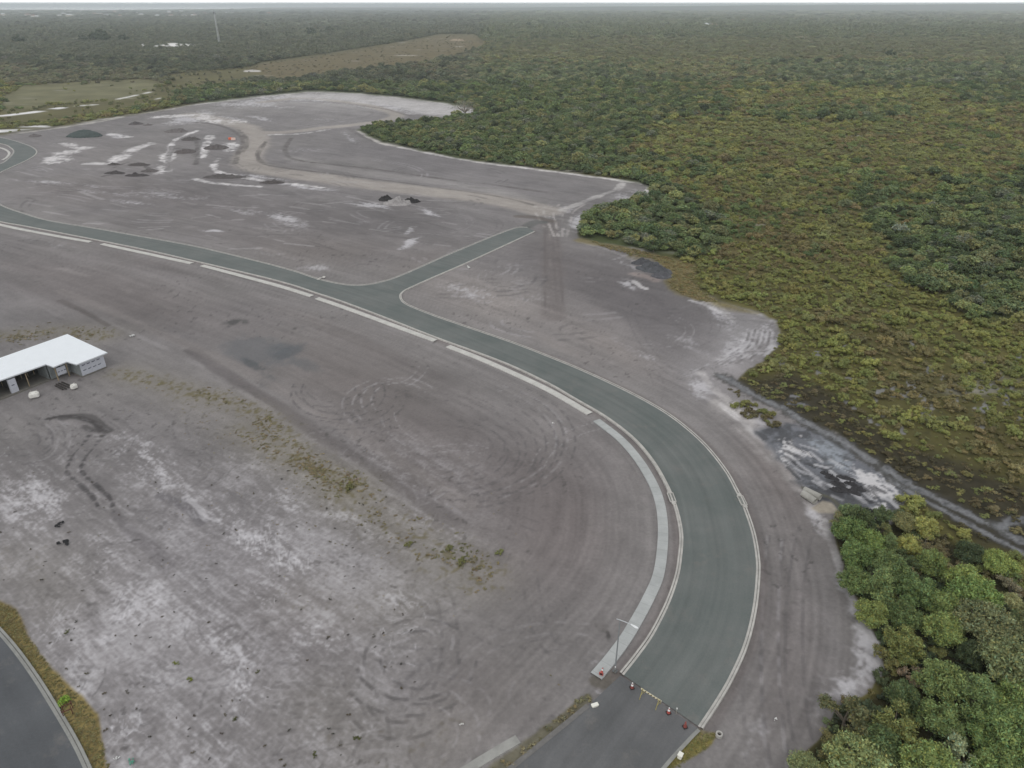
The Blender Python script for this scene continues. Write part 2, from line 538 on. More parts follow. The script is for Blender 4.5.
    def blob(uu, vv, a, b, rot=0.0):
        r = math.radians(rot)
        du, dv = uw - uu, vw - vv
        e, f = du * math.cos(r) + dv * math.sin(r), -du * math.sin(r) + dv * math.cos(r)
        return np.exp(-((e / a) ** 2 + (f / b) ** 2))
    def tone(uu, vv, a, b, rot, colr, k):
        nonlocal c
        tcol = C(*colr)[None, :] * np.clip(1 + .9 * t, .4, 2)[:, None]
        c = mix(c, tcol, blob(uu, vv, a, b, rot) * k)
    # broad drifts of tone
    for args in [(380, 352, 70, 8, 24, (100, 95, 94), .6), (470, 440, 60, 12, 30, (98, 93, 93), .6), (430, 500, 80, 12, 32, (100, 96, 96), .6), (520, 470, 30, 30, 40, (98, 93, 92), .55), (90, 300, 90, 7, 12, (99, 94, 94), .55), (40, 270, 60, 5, 8, (140, 134, 133), .5), (150, 262, 60, 6, 14, (106, 100, 99), .5), (320, 325, 70, 7, 22, (134, 128, 126), .45), (420, 262, 40, 12, -25, (112, 106, 104), .6), (150, 225, 80, 7, 10, (98, 94, 94), .6), (330, 215, 60, 7, 10, (96, 92, 92), .6), (260, 240, 70, 8, 12, (104, 99, 98), .5), (600, 310, 40, 10, 30, (150, 144, 142), .5), (640, 325, 60, 7, 32, (98, 94, 94), .55), (700, 270, 30, 20, 30, (96, 93, 94), .5), (560, 345, 40, 6, 25, (140, 133, 130), .5), (800, 600, 10, 90, -6, (134, 129, 129), .5), (780, 690, 14, 60, 10, (104, 99, 98), .5), (826, 640, 12, 70, -8, (138, 134, 134), .6), (330, 104, 120, 9, 3, (146, 142, 141), .8), (210, 112, 60, 8, -6, (140, 136, 134), .7), (100, 150, 70, 18, 0, (124, 119, 118), .6), (340, 135, 60, 8, 8, (126, 122, 122), .6), (640, 300, 95, 34, 20, (101, 97, 98), .95), (560, 262, 60, 22, 20, (106, 101, 101), .8), (490, 298, 70, 24, 15, (148, 141, 138), .85),
                 (610, 345, 60, 16, 28, (132, 125, 122), .7), (440, 470, 130, 60, 32, (108, 102, 101), .9), (350, 380, 110, 40, 20, (112, 106, 104), .8),
                 (560, 520, 60, 80, 0, (112, 105, 104), .85), (110, 290, 130, 30, 14, (112, 106, 105), .9), (110, 640, 110, 70, 20, (142, 138, 140), .55),
                 (40, 560, 60, 60, 0, (136, 132, 132), .5), (200, 540, 80, 60, 35, (128, 124, 126), .5), (300, 620, 70, 60, 0, (124, 119, 121), .5),
                 (230, 210, 120, 24, 8, (107, 102, 102), .8), (330, 250, 80, 18, 0, (121, 114, 111), .6), (400, 215, 60, 22, 0, (104, 100, 100), .8),
                 (90, 190, 80, 14, 0, (113, 107, 106), .7), (790, 640, 40, 110, -8, (121, 115, 114), .6), (780, 480, 26, 60, -35, (122, 114, 112), .6),
                 (720, 365, 40, 26, -35, (146, 142, 143), .7), (745, 330, 26, 20, 0, (152, 149, 150), .6), (300, 175, 100, 10, 6, (116, 111, 110), .6), (450, 165, 120, 12, 10, (116, 112, 113), .8),
                 (500, 690, 60, 60, 0, (112, 107, 105), .6), (450, 700, 40, 60, 20, (114, 109, 108), .6)]:
        tone(*args)
    for args in [(262, 352, 36, 16, 15, (96, 98, 101), .6), (232, 323, 9, 3.5, -8, (74, 73, 73), .85), (246, 323, 6, 2.5, 0, (80, 79, 78), .7), (256, 366, 12, 5, 30, (72, 76, 79), .6), (290, 352, 16, 5, -20, (80, 84, 88), .5), (308, 365, 14, 5, 20, (92, 94, 96), .5), (609, 634, 4, 5, 0, (72, 69, 68), .9), (600, 628, 10, 12, 0, (92, 88, 86), .5), (285, 348, 14, 6, 0, (92, 95, 98), .5), (268, 378, 12, 8, 0, (84, 86, 88), .5)]:
        bl = blob(*args[:5])
        c = mix(c, C(*args[5]), sstep(.15, .75, bl * (1 + 1.6 * nm + 1.2 * nf)) * args[6])
    # bleached sand showing through, broken up by scraping
    rag = nf * .9 + .6 * nm + .35 * streak2 + .35 * nff
    white = C(184, 181, 184)
    rag2 = .95 * nf + .8 * nm + .55 * streak2 + .5 * nff + .35 * grain + .3 * perlin(x * 4.1, y * 4.1, 66)
    lowleft = sstep(415, 470, v + .0 * u) * sstep(520, 330, u + .25 * (v - 600))
    c = mix(c, white, sstep(-.5, 1.8, rag2 + .9 * nb) * lowleft * .60)
    for (uu, vv, a, b, rot, k) in [
        (150, 465, 40, 16, 38, .8), (237, 524, 40, 18, 38, .75), (95, 556, 24, 22, 0, .8), (37, 501, 30, 28, 0, .75), (7, 450, 20, 12, 0, .6), (137, 603, 24, 20, 0, 1.0), (122, 726, 22, 22, 0, .95),
        (55, 630, 26, 18, 60, .8), (225, 646, 28, 18, 40, .7), (245, 688, 16, 40, -10, .7), (107, 641, 12, 8, 0, .8), (263, 539, 18, 20, 0, .7), (290, 562, 26, 16, 30, .75), (284, 500, 16, 10, 40, .7), (268, 590, 26, 22, 0, .7),
        (318, 640, 30, 30, 40, .65), (401, 598, 22, 8, 20, .65), (371, 652, 20, 10, 0, .5), (60, 680, 30, 20, 0, .5), (20, 700, 30, 40, 0, .3), (190, 620, 30, 30, 0, .4), (160, 690, 30, 30, 0, .4), (210, 740, 40, 30, 0, .4), (345, 520, 40, 16, 35, .55), (430, 520, 30, 10, 35, .5), (330, 720, 40, 30, 0, .35),
        (60, 245, 60, 5, 12, .3), (440, 320, 30, 6, 20, .3), (470, 292, 34, 10, 10, .55), (540, 300, 40, 12, 10, .35), (640, 352, 34, 6, 30, .5), (700, 385, 18, 12, 40, .9),
        (740, 345, 34, 14, -30, .65), (722, 318, 24, 8, 30, .7), (770, 330, 10, 14, 0, .7), (705, 300, 16, 5, 25, .8), (690, 345, 30, 10, 20, .45), (620, 262, 30, 4, 20, .35), (628, 285, 8, 4, 20, .9), (560, 230, 10, 8, 0, .4), (580, 222, 12, 9, -30, .95), (596, 212, 12, 5, -20, .9), (560, 212, 16, 6, -20, .6), (625, 195, 22, 6, -10, .55), (545, 208, 16, 5, 10, .6),
        (300, 98, 70, 4, 2, .9), (390, 105, 70, 6, 7, .95), (450, 113, 30, 4, 5, .95), (250, 103, 40, 4, -4, .8), (190, 118, 24, 5, -12, 1.1), (225, 120, 24, 4, 5, .9), (270, 106, 30, 1.6, 3, .6), (330, 120, 30, 2, 4, .45), (260, 118, 16, 2.0, 10, .7),
        (350, 138, 14, 3, 40, .5), (300, 150, 30, 4, 0, .35), (118, 135, 12, 2.4, 5, 1.0), (95, 118, 14, 2, -6, 1.2), (60, 183, 60, 3, 4, .55), (110, 193, 60, 3, 6, .45), (170, 195, 60, 4, 6, .5), (250, 212, 34, 4, 6, .5), (285, 218, 22, 6, 20, .75), (130, 202, 26, 3, 6, .6),
        (213, 230, 12, 1.4, 4, 1.0), (370, 205, 24, 2.2, 8, .95), (430, 213, 12, 2.5, 22, .9), (412, 230, 7, 2.6, -28, .9), (409, 243, 13, 2.6, -20, 1.15), (300, 186, 34, 1.8, 6, .95), (262, 177, 30, 1.8, 6, .9), (360, 222, 12, 4, 0, .4), (315, 268, 22, 5, 0, .5), (270, 253, 30, 6, 10, .35),
        (760, 420, 12, 26, -50, .7), (800, 470, 12, 40, -40, .85), (820, 520, 10, 26, -30, .6), (858, 612, 12, 40, -24, .85), (868, 650, 18, 30, -15, 1.15), (848, 680, 22, 20, -40, .75), (838, 575, 8, 26, -15, .55), (820, 700, 20, 30, 0, .35), (760, 740, 16, 40, 20, .35), (725, 690, 10, 24, 20, .3),
        (515, 745, 20, 8, -30, .4), (600, 690, 12, 8, 0, .4), (575, 650, 14, 18, 10, .35), (590, 665, 10, 10, 0, .6)]:
        bl = blob(uu, vv, a, b, rot) * k
        far_ = vv < 420 or uu > 690
        c = mix(c, white * (1 + .12 * nm[:, None]), sstep(.22, 1.0, bl * (1.0 + 1.1 * rag) + .10 * rag) * .85) if far_ else mix(c, white * (1 + .10 * nm[:, None]), sstep(.30, 1.6, bl ** .5 * (.68 + 1.6 * rag2) ) * .78)

    # lines scraped, driven or banked; widths in metres
    def stroke(line, w, colr, k=1.0, rough=.5, smooth=True, along_break=0.0, seed=0, ragged=0.0):
        nonlocal c
        pts = wspline(line, 6) if smooth and len(line) > 2 else wpts(line)
        pts = [tuple(p) for p in pts]
        xs, ys = [p[0] for p in pts], [p[1] for p in pts]
        mg = 2 * w
        s_ = np.where((x > min(xs) - mg) & (x < max(xs) + mg) & (y > min(ys) - mg) & (y < max(ys) + mg))[0]
        if len(s_) == 0:
            return
        d, _, al = seg_dist(x[s_], y[s_], pts)
        dx_, dy_ = abs(pts[-1][0] - pts[0][0]), abs(pts[-1][1] - pts[0][1])
        foot = zs[s_] ** 2 / (FPX * CAM_H) * .55 * dx_ / (dx_ + dy_ + 1e-6) + zs[s_] / FPX * .7
        we_ = np.maximum(w, foot * 1.5)
        ww_ = we_ / 2 * (1 + rough * nm[s_] + rough * .6 * nf[s_])
        m_ = sstep(ww_ * 1.25, ww_ * .55, d) * k * np.sqrt(w / we_)
        if along_break:
            m_ = m_ * sstep(-.3, .2, perlin(al / along_break, d * 0 + seed * 3.3, seed + 71))
        if ragged:
            m_ = m_ * np.clip(.75 + ragged * (nm[s_] + .8 * nf[s_] + .5 * perlin(x[s_] * .28, y[s_] * .28, 93)), 0, 1.15)
        tcol = C(*colr)[None, :] * np.clip(1 + .8 * t[s_], .4, 2)[:, None]
        c[s_] = mix(c[s_], tcol, m_)
    # tan haul road and the banks beside it
    for ln, w in [([(190, 114), (215, 119), (240, 125), (252, 132), (256, 140), (254, 148), (247, 157), (250, 164), (263, 169.5), (289, 173.5), (320, 177.5), (367, 184), (443, 193), (500, 200), (545, 211)], 13),
                  ([(256, 132), (276, 132.5), (296, 131), (320, 128), (350, 125), (380, 121), (397, 115.5), (382, 109), (354, 103), (303, 98), (262, 102)], 9)]:
        stroke(ln, w, (156, 149, 143), .9, .2)
    stroke([(291, 158), (330, 167), (400, 177), (460, 185), (520, 196)], 7, (142, 138, 136), .6, .3)
    for ln, w, k in [([(291, 138), (286, 146), (286, 152), (298, 160), (367, 168), (443, 178.5), (500, 185.5), (545, 192)], 2.2, .75), ([(266, 141), (257, 152), (262, 161), (275, 166.5), (341, 174.5), (418, 184.5), (500, 196.5), (535, 205)], 1.6, .6),
                  ([(268, 101), (330, 102), (380, 108), (400, 113), (412, 116)], 2.4, .6), ([(300, 115), (350, 112), (372, 112), (365, 117), (330, 122), (290, 128)], 2.2, .35), ([(412, 117), (440, 118), (455, 116)], 1.6, .5), ([(350, 128), (365, 136), (380, 142)], 5, .45),
                  ([(182, 121.6), (207, 123), (228, 128), (240, 135.5), (243, 143), (238, 153), (235, 163.5)], 2.4, .8), ([(238, 129), (246.6, 138), (246.6, 146), (243, 152)], 1.8, .75), ([(266, 142), (258, 156), (263, 163.5), (288, 168), (320, 172)], 1.5, .6)]:
        stroke(ln, w, (88, 83, 81), k, .5, ragged=.8)
    for ln, w, k in [([(219, 158), (214, 165), (219, 172), (238, 176), (261, 180), (296, 184), (320, 187.5)], 2.2, 1.0), ([(195, 178.7), (212, 182.5), (238, 185), (260, 186)], 2.0, .8), ([(197, 130.5), (184, 135.5), (174, 140.6), (169, 152), (164, 161)], 2.0, 1.0),
                     ([(168, 154), (164, 162), (161.5, 172)], 4.5, 1.0), ([(210, 135.5), (206, 146), (201, 157)], 3.4, 1.0), ([(232, 144), (229, 150)], 5.0, .9), ([(161, 116.5), (192, 114.5), (214, 120), (240, 122.5)], 9, 1.0), ([(118, 160), (135, 149), (150, 143)], 4.0, .7), ([(88, 163), (110, 163), (116, 157), (137, 146)], 3.0, .6),
                     ([(54, 162), (66, 152), (78, 148)], 7, .75), ([(270, 134.5), (300, 133.5), (330, 129)], 2.0, .7), ([(60, 143), (68, 144), (72, 147)], 4, .7), ([(110, 134), (120, 135), (127, 136.5)], 4, .8)]:
        stroke(ln, w * 1.15, (204, 200, 200), min(k, .9), 1.2, ragged=1.5)
    for ln, w in [([(103, 176), (118, 173.5), (130, 176), (144, 176)], 1.6), ([(112, 168), (122, 164), (128, 162)], 1.4), ([(124, 166), (136, 163), (146, 166), (151, 172)], 1.8), ([(172, 146), (168, 158), (167, 170)], 2.4), ([(196, 140), (198, 152), (196, 164)], 2.0), ([(178, 148), (190, 150), (196, 156)], 3)]:
        stroke(ln, w, (82, 78, 77), .75, 1.1, ragged=1.2)
    a = poly_sd(uw, vw, [(285, 93.5), (350, 92.5), (400, 97), (440, 102.5), (482, 112), (470, 115.5), (440, 117), (418, 113), (395, 107), (370, 103.5), (330, 99.5), (285, 97.5)])
    c = mix(c, C(180, 176, 175)[None, :] * np.clip(1 + .8 * t[:, None], .6, 1.5), sstep(-1.5, 2.5, a + 1.5 * nm + 1.2 * nf) * .85)
    # sand bund along the edge of the bush
    for ln, w, k, cc in [([(120, 116), (160, 110.5), (200, 104), (250, 98), (290, 94), (310, 92), (350, 93.3), (400, 98), (440, 103), (480, 112)], 3.4, .95, (200, 196, 194)),
                     ([(357, 130), (368, 136.5), (382, 143), (400, 146.5)], 2.4, .95, (190, 185, 180)), ([(400, 146.8), (440, 155), (480, 162), (540, 169.5), (600, 177.3), (640, 183), (650, 188), (644, 196)], 2.6, 1.0, (206, 202, 200)),
                     ([(618, 190), (622, 183), (618, 188), (606, 193), (590, 199), (575, 205), (562, 210)], 2.4, .75, (182, 178, 176)), ([(10, 134), (60, 127.5), (110, 119.5), (122, 117)], 4.0, .9, (180, 175, 168)), ([(86, 121.5), (118, 117.3)], 5, 1, (210, 207, 204)),
                     ([(578, 241), (610, 250), (650, 268), (666, 275), (690, 288), (712, 300), (732, 318)], 1.3, .5, (172, 168, 166)), ([(690, 300), (712, 307), (735, 322)], 1.2, .8, (188, 185, 186)), ([(578, 239), (600, 239), (640, 249), (672, 260)], .8, .6, (176, 168, 156)), ([(735, 304), (757, 312), (778, 322), (781, 335), (768, 356)], 1.5, .6, (180, 178, 180)),
                     ([(700, 372), (718, 392), (740, 410), (770, 440), (795, 470), (812, 505)], 1.6, .55, (176, 171, 170)), ([(722, 404), (740, 420), (760, 438), (782, 458), (797, 474), (806, 486)], 4.2, .6, (166, 161, 159)), ([(722, 404), (745, 424), (770, 447), (795, 472)], 1.2, .6, (190, 186, 186)), ([(846, 580), (862, 612), (880, 645), (884, 668)], 1.6, .7, (186, 182, 184)), ([(824, 520), (838, 560), (848, 590), (866, 622)], 1.0, .5, (170, 166, 166))]:
        stroke(ln, w, cc, k, .8, ragged=.7)
    # dark grading marks near the swampy corner
    for q in range(13):
        f = q / 12
        stroke([(690 + 62 * f, 372 - 12 * f), (712 + 50 * f, 362 - 10 * f), (740 + 34 * f, 346 + 2 * f), (748 + 30 * f, 328 + 4 * f)], .5, (92, 88, 88) if q % 2 else (178, 175, 177), .55, .9, along_break=2.5, seed=q)
    stroke([(636, 274), (646, 276), (655, 280)], 3.0, (152, 140, 136), .7, .8)
    stroke([(634, 281), (641, 286), (646, 288)], 1.6, (190, 186, 186), .9, .8)
    stroke([(690, 277), (694, 282), (698, 290)], 1.2, (168, 160, 150), .7, .8)
    # north-south wheel ruts, and the junction of haul road and side road
    for du in (-4, 0, 3, 7):
        stroke([(549 + du * 1.05, 222), (550 + du * 1.2, 250), (551 + du * 1.5, 285), (552 + du * 1.7, 312)], .7, (92, 87, 86) if du != 0 else (150, 143, 140), .5, .5, along_break=16, seed=du + 9)
    stroke([(551, 222), (552, 255), (553, 315)], 5.5, (108, 101, 99), .5, .4)
    for du, k in ((-9, .8), (-3, .9), (4, .9), (11, .8), (18, .7)):
        stroke([(556 + du * .6, 236), (552 + du, 224), (548 + du * 1.4, 212), (552 + du * 1.8, 204)], .9, (184, 178, 175), .6 * k, .9, along_break=6, seed=du + 40)
    stroke([(518, 216), (535, 217), (552, 221)], 3, (98, 90, 84), .7, .5)
    stroke([(526, 227), (535, 222), (543, 222)], 3.5, (86, 88, 86), .7, .4)
    # graded strip along the weedy bank
    stroke([(190, 350), (256, 392), (318, 434), (368, 466), (411, 494), (450, 520)], 2.6, (99, 94, 94), .75, .5)
    stroke([(60, 290), (150, 328), (256, 376), (340, 424), (400, 462), (470, 505)], 2.4, (128, 122, 120), .5, .6)
    stroke([(100, 318), (190, 360), (256, 400), (330, 448), (420, 510), (480, 545)], 1.1, (142, 138, 138), .45, .8, along_break=9, seed=5)
    stroke([(10, 258), (60, 268), (100, 280), (180, 312)], 1.6, (146, 140, 138), .4, .8, along_break=14, seed=6)
    stroke([(60, 300), (85, 312), (108, 325)], 1.4, (84, 78, 76), .6, .6)
    # skid marks near the house
    stroke([(47, 418.5), (60, 416), (76, 416.5), (92, 421), (100, 427)], .9, (62, 59, 59), .9, .5)
    stroke([(62, 417), (80, 416), (96, 421), (103, 428), (108, 430)], 1.9, (72, 69, 69), .75, .6)
    stroke([(84, 426), (92, 430), (100, 430)], 1.1, (60, 57, 57), .6, .7)
    for ln in ([(92, 430), (84, 442), (74, 453), (68, 464), (67, 472), (80, 484), (92, 496), (99, 508)], [(106, 430), (96, 444), (86, 456), (81, 466), (84, 474), (98, 486), (110, 498), (114, 512)]):
        stroke(ln, .75, (80, 77, 78), .75, .9, along_break=1.0, seed=12)
        stroke(ln, .4, (64, 61, 62), .6, .9, along_break=.6, seed=13)
    stroke([(114, 512), (130, 530), (150, 548), (168, 566)], 1.6, (104, 100, 102), .5, .6)
    stroke([(160, 495), (178, 502), (190, 510), (200, 522)], 1.4, (98, 95, 98), .6, .6)
    stroke([(185, 497), (198, 506), (206, 518)], .9, (180, 177, 180), .6, .7)
    # wheel tracks: pairs of arcs left by machines turning on the sand
    rs = np.random.default_rng(5)
    def track(cu, cv, ru, rv, a0, a1, colr, k, w=.32, gauge=1.6, br=1.5):
        aa = np.linspace(math.radians(a0), math.radians(a1), 18)
        pts = np.array(wpts([(cu + ru * math.cos(q), cv + rv * math.sin(q)) for q in aa]))
        tng = np.gradient(pts, axis=0)
        nn = np.stack([-tng[:, 1], tng[:, 0]], 1) / (np.linalg.norm(tng, axis=1)[:, None] + 1e-9)
        for sgn in (-.5, .5):
            pl = [tuple(p) for p in pts + nn * sgn * gauge]
            xs, ys = [p[0] for p in pl], [p[1] for p in pl]
            s_ = np.where((x > min(xs) - 1) & (x < max(xs) + 1) & (y > min(ys) - 1) & (y < max(ys) + 1))[0]
            if not len(s_):
                continue
            d, _, al = seg_dist(x[s_], y[s_], pl)
            m_ = sstep(w * .75, w * .3, d) * min(k * 1.15, .85) * sstep(-.35, .25, perlin(al / br, d * 0 + cu * .13, 77) + .4 * nf[s_])
            c[s_] = mix(c[s_], C(*colr), m_)
    dark, pale = (86, 83, 84), (162, 158, 160)
    for args in [(338, 392, 42, 24, -30, 200, dark, .6), (330, 388, 30, 16, -20, 190, dark, .45), (345, 396, 56, 30, -10, 120, dark, .5), (400, 400, 34, 20, 150, 330, pale, .4), (395, 405, 48, 26, 140, 300, pale, .3),
                 (440, 440, 130, 66, -50, 70, dark, .5), (440, 445, 112, 56, -50, 70, dark, .45), (440, 450, 92, 46, -40, 80, dark, .4), (440, 452, 74, 36, -60, 90, dark, .4), (445, 448, 54, 26, -90, 90, dark, .4), (440, 440, 122, 61, -60, 60, pale, .25),
                 (420, 660, 48, 36, 0, 330, dark, .5), (410, 665, 62, 42, 20, 170, dark, .55), (415, 640, 30, 20, 160, 380, pale, .3), (400, 700, 44, 30, 10, 170, dark, .55), (340, 740, 40, 60, -90, 0, dark, .35), (430, 640, 20, 60, -80, 80, dark, .3),
                 (25, 440, 34, 20, -80, 90, dark, .45), (22, 438, 24, 14, -60, 120, dark, .45), (20, 440, 44, 26, -60, 60, pale, .25), (520, 300, 40, 14, 100, 300, dark, .3), (510, 277, 22, 8, 0, 300, dark, .3), (515, 278, 34, 12, 60, 300, pale, .3),
                 (700, 250, 80, 130, 95, 150, dark, .3), (650, 330, 40, 16, -60, 100, pale, .3), (660, 326, 56, 24, -60, 80, dark, .25), (430, 225, 70, 18, -30, 100, dark, .35), (420, 222, 50, 12, -40, 120, pale, .22), (435, 228, 86, 24, -20, 90, dark, .3),
                 (560, 560, 30, 90, 100, 180, dark, .3), (800, 640, 30, 160, 120, 220, dark, .35), (790, 640, 20, 160, 120, 220, pale, .25), (820, 640, 26, 130, 110, 240, dark, .35), (770, 660, 18, 140, 120, 230, dark, .25)]:
        track(*args)
    for q in range(260):
        uu, vv = rs.uniform(-40, 420), rs.uniform(400, 790)
        if rs.random() < .25:
            uu, vv = rs.uniform(250, 640), rs.uniform(320, 760)
        r1 = rs.uniform(14, 60)
        a0 = rs.uniform(0, 360)
        track(uu, vv, r1 * rs.uniform(.8, 2.2), r1 * rs.uniform(.4, 1.1), a0, a0 + rs.uniform(25, 100), pale if rs.random() < .4 else dark, rs.uniform(.12, .34), rs.uniform(.16, .38), rs.uniform(1.2, 2.1), rs.uniform(.5, 1.6))
    for q in range(110):    # machine tracks on the far pads and beside the junction
        if q < 70:
            uu, vv = rs.uniform(0, 480), rs.uniform(165, 262)
            if vv > 215 + uu * .12: continue
        else:
            uu, vv = rs.uniform(440, 720), rs.uniform(245, 345)
            if vv > 300 + (uu - 440) * .35: continue
        r1 = rs.uniform(14, 60)
        a0 = rs.uniform(0, 360)
        track(uu, vv, r1 * rs.uniform(.9, 2.4), r1 * rs.uniform(.15, .4), a0, a0 + rs.uniform(25, 110), pale if rs.random() < .4 else dark, rs.uniform(.2, .45), rs.uniform(.5, .9), rs.uniform(1.8, 2.6), rs.uniform(3, 8))
    groups = [(262, 538, 26, 10, 78, 12, 40), (285, 556, 30, 8, 75, 14, 30), (268, 588, 22, 16, 60, 25, 26), (55, 620, 20, 22, -55, 10, 30), (120, 610, 18, 16, -50, 20, 20), (125, 726, 18, 16, 70, 30, 24),
              (240, 680, 16, 30, 65, 25, 26), (150, 470, 30, 12, 38, 12, 26), (200, 500, 30, 14, 38, 14, 24), (90, 560, 20, 24, 60, 30, 20), (320, 640, 30, 26, 45, 40, 26), (400, 640, 30, 30, 50, 60, 34), (30, 480, 24, 26, 20, 25, 20), (410, 600, 24, 16, 70, 20, 18)]
    for gu, gv, gw, gh, ga, gs, gn in groups:    # scraped scuffs where the bleached sand shows
        for q in range(gn):
            uu, vv = gu + rs.normal(0, gw * .5), gv + rs.normal(0, gh * .5)
            L_ = rs.uniform(3, 11)
            a0 = math.radians(rs.normal(ga, gs))
            stroke([(uu, vv), (uu + L_ * math.cos(a0), vv + L_ * math.sin(a0))], rs.uniform(.07, .17), (196, 193, 196) if rs.random() < .7 else (96, 93, 95), rs.uniform(.12, .42), .9, False)
    for q in range(150):    # scrapes that follow the road in the far part of the site
        uu, vv = rs.uniform(0, 480), rs.uniform(170, 255)
        if vv > 222 + uu * .12:
            continue
        L_ = rs.uniform(8, 34)
        a0 = math.radians(rs.normal(5, 7))
        stroke([(uu, vv), (uu + L_ * math.cos(a0), vv + L_ * math.sin(a0))], rs.uniform(.5, 1.5), (160, 156, 156) if rs.random() < .55 else (90, 86, 86), rs.uniform(.15, .5), .9, False)
    # clods and dark scraps of peat strewn about
    pe = sstep(.50, .72, perlin(x * .8, y * .8, 81) + .4 * perlin(x * 2.1, y * 2.1, 82)) * sstep(.0, .3, fbm(x * .05, y * .05, 83, 3))
    c = mix(c, C(70, 67, 66), pe * .55 * (px < .28))
    # weedy ground
    def weeds(line, w, k, thr=.15, colr=(104, 97, 72)):
        nonlocal c
        d, _, _ = seg_dist(x, y, [tuple(p) for p in wspline(line, 4)])
        m_ = np.exp(-(d / w) ** 2) * k
        n_ = .8 * perlin(x * .75, y * .75, 91) + .7 * perlin(x * 1.7, y * 1.7, 92) + .5 * nm
        c = mix(c, C(124, 118, 104), m_ * .45)
        c = mix(c, C(*colr), sstep(thr, thr + .5, n_ + m_ * .8 - .5) * m_)
    weeds([(120, 372), (180, 388), (256, 412), (300, 452), (352, 488)], 3.0, .9)
    weeds([(350, 490), (400, 530), (450, 560), (480, 575)], 4.0, .75, .15)
    weeds([(0, 335), (60, 330), (105, 335)], 3.5, .9)
    weeds([(240, 430), (275, 452), (305, 466), (345, 490)], 2.6, .7, .15)
    weeds([(180, 400), (250, 445), (340, 500)], 4.0, .3, .25)
    weeds([(400, 600), (350, 610), (300, 600)], 4.5, .35, .25, (92, 84, 66))
    weeds([(320, 700), (380, 750), (440, 740)], 4.0, .35, .25, (92, 84, 66))
    weeds([(0, 560), (40, 570), (60, 600)], 4, .3, .2, (104, 94, 72))
    # silt, standing water and bleached salt by the drain
    def spoly(poly, f, colr, k=1.0, warp=1.0, thr=None, nn=0.6):
        nonlocal c
        a = poly_sd(u + (uw - u) * warp, v + (vw - v) * warp, poly)
        m_ = sstep(-f, f, a + nn * f * 2 * (nf + .6 * nm))
        c = mix(c, C(*colr)[None, :] * np.clip(1 + 1.0 * t, .4, 2)[:, None], m_ * k)
        return m_
    wet = np.zeros(len(x))
    silt = spoly([(752, 428), (775, 424), (800, 424), (830, 436), (864, 457), (882, 468), (918, 490), (915, 502), (893, 512), (886, 524), (845, 515), (822, 500), (804, 486), (778, 459)], 4, (106, 108, 114), .95)
    wet += silt * .25
    m_ = spoly([(808, 440), (826, 440), (858, 457), (846, 473), (826, 469)], 3, (136, 141, 148), .9)
    wet += m_ * .5
    m_ = sstep(.1, .5, nm + .9 * nf + .25) * silt
    c = mix(c, C(66, 66, 68), m_ * .78)
    for poly in ([(852, 466), (862, 466), (882, 475), (905, 487), (888, 497), (866, 491), (853, 478)], [(872, 506), (884, 500), (892, 510), (886, 524), (868, 520)], [(776, 450), (800, 446), (806, 454), (788, 459)]):
        a = poly_sd(uw, vw, poly)
        c = mix(c, C(196, 193, 194), sstep(-4, 5, a + 14 * nf + 9 * nm + 7 * nff) * .92)
    for q in range(120):
        f = rs.random()
        uu, vv = 790 + 100 * f + rs.normal(0, 12), 455 + 50 * f + rs.normal(0, 12)
        L_ = rs.uniform(4, 18)
        stroke([(uu, vv), (uu + L_ * rs.uniform(.6, 1), vv + L_ * rs.uniform(.2, .8))], rs.uniform(.2, .9), (60, 60, 63) if rs.random() < .6 else (176, 175, 178), rs.uniform(.4, .85), .9, False)
    # settling pond of fine beige silt at the pipe mouths
    spoly([(812, 508), (823, 500), (832, 502), (839, 510), (835, 513), (820, 512)], 1.2, (160, 151, 138), .95, .2, nn=.2)
    stroke([(803, 487), (818, 493), (832, 498), (841, 508), (842, 514)], .55, (84, 82, 70), .85, .4)
    # grass verges and the grassy strip by the bush
    gcol = C(116, 106, 66)[None, :] * np.clip(1 + 1.4 * t + .3 * nff, .4, 2)[:, None]
    a = poly_sd(uw, vw, [(620, 247), (638, 251), (669, 257), (698, 266), (694, 279), (701, 290), (722, 301), (757, 311), (740, 311), (712, 304), (690, 298), (676, 294), (665, 282), (669, 272), (654, 259), (630, 256)])
    c = mix(c, gcol, sstep(-4, 4, a + 5 * nm) * .85)
    stroke([(582, 240), (610, 245.5), (640, 252), (665, 259), (684, 270), (686, 284), (700, 297)], 4.5, (120, 110, 74), .8, .6)
    vgrass = [(-60, 556), (-22, 590), (0, 600), (16, 608), (32, 640), (50, 668), (72, 690), (95, 712), (103, 745), (111, 769), (135, 830), (118, 850), (103, 805), (88, 769), (75, 742), (57.5, 712), (37.5, 680), (17.5, 652), (0, 631), (-60, 570)]
    a = poly_sd(u + (uw - u) * .4, v + (vw - v) * .4, vgrass)
    c = mix(c, C(120, 106, 62)[None, :] * np.clip(1 + 2.2 * nm[:, None] * .3 + .35 * nff[:, None], .5, 1.6), sstep(-2.5, 2.5, a + 2 * nf) * .95)
    a = poly_sd(u + (uw - u) * .4, v + (vw - v) * .4, [(700, 729), (719, 733), (712, 745), (700, 753), (676, 768), (650, 795), (636, 800), (664, 768), (690, 738)])
    c = mix(c, C(112, 104, 56)[None, :] * np.clip(1 + .4 * nff[:, None] + .5 * nm[:, None], .5, 1.6), sstep(-2, 2, a + 2 * nf) * .95)
    stroke([(588, 696), (570, 712), (548, 730), (524, 748), (500, 766), (470, 790)], 1.0, (98, 94, 74), .8, .8)
    stroke([(595, 680), (606, 683), (616, 676)], 1.6, (92, 86, 76), .7, .7)
    # darker, freshly filled soil behind the kerb and along the path
    for line in (KERB_OUT_B[10:], KERB_IN[4:]):
        stroke(line, 2.2, (114, 106, 104), .45, .4)
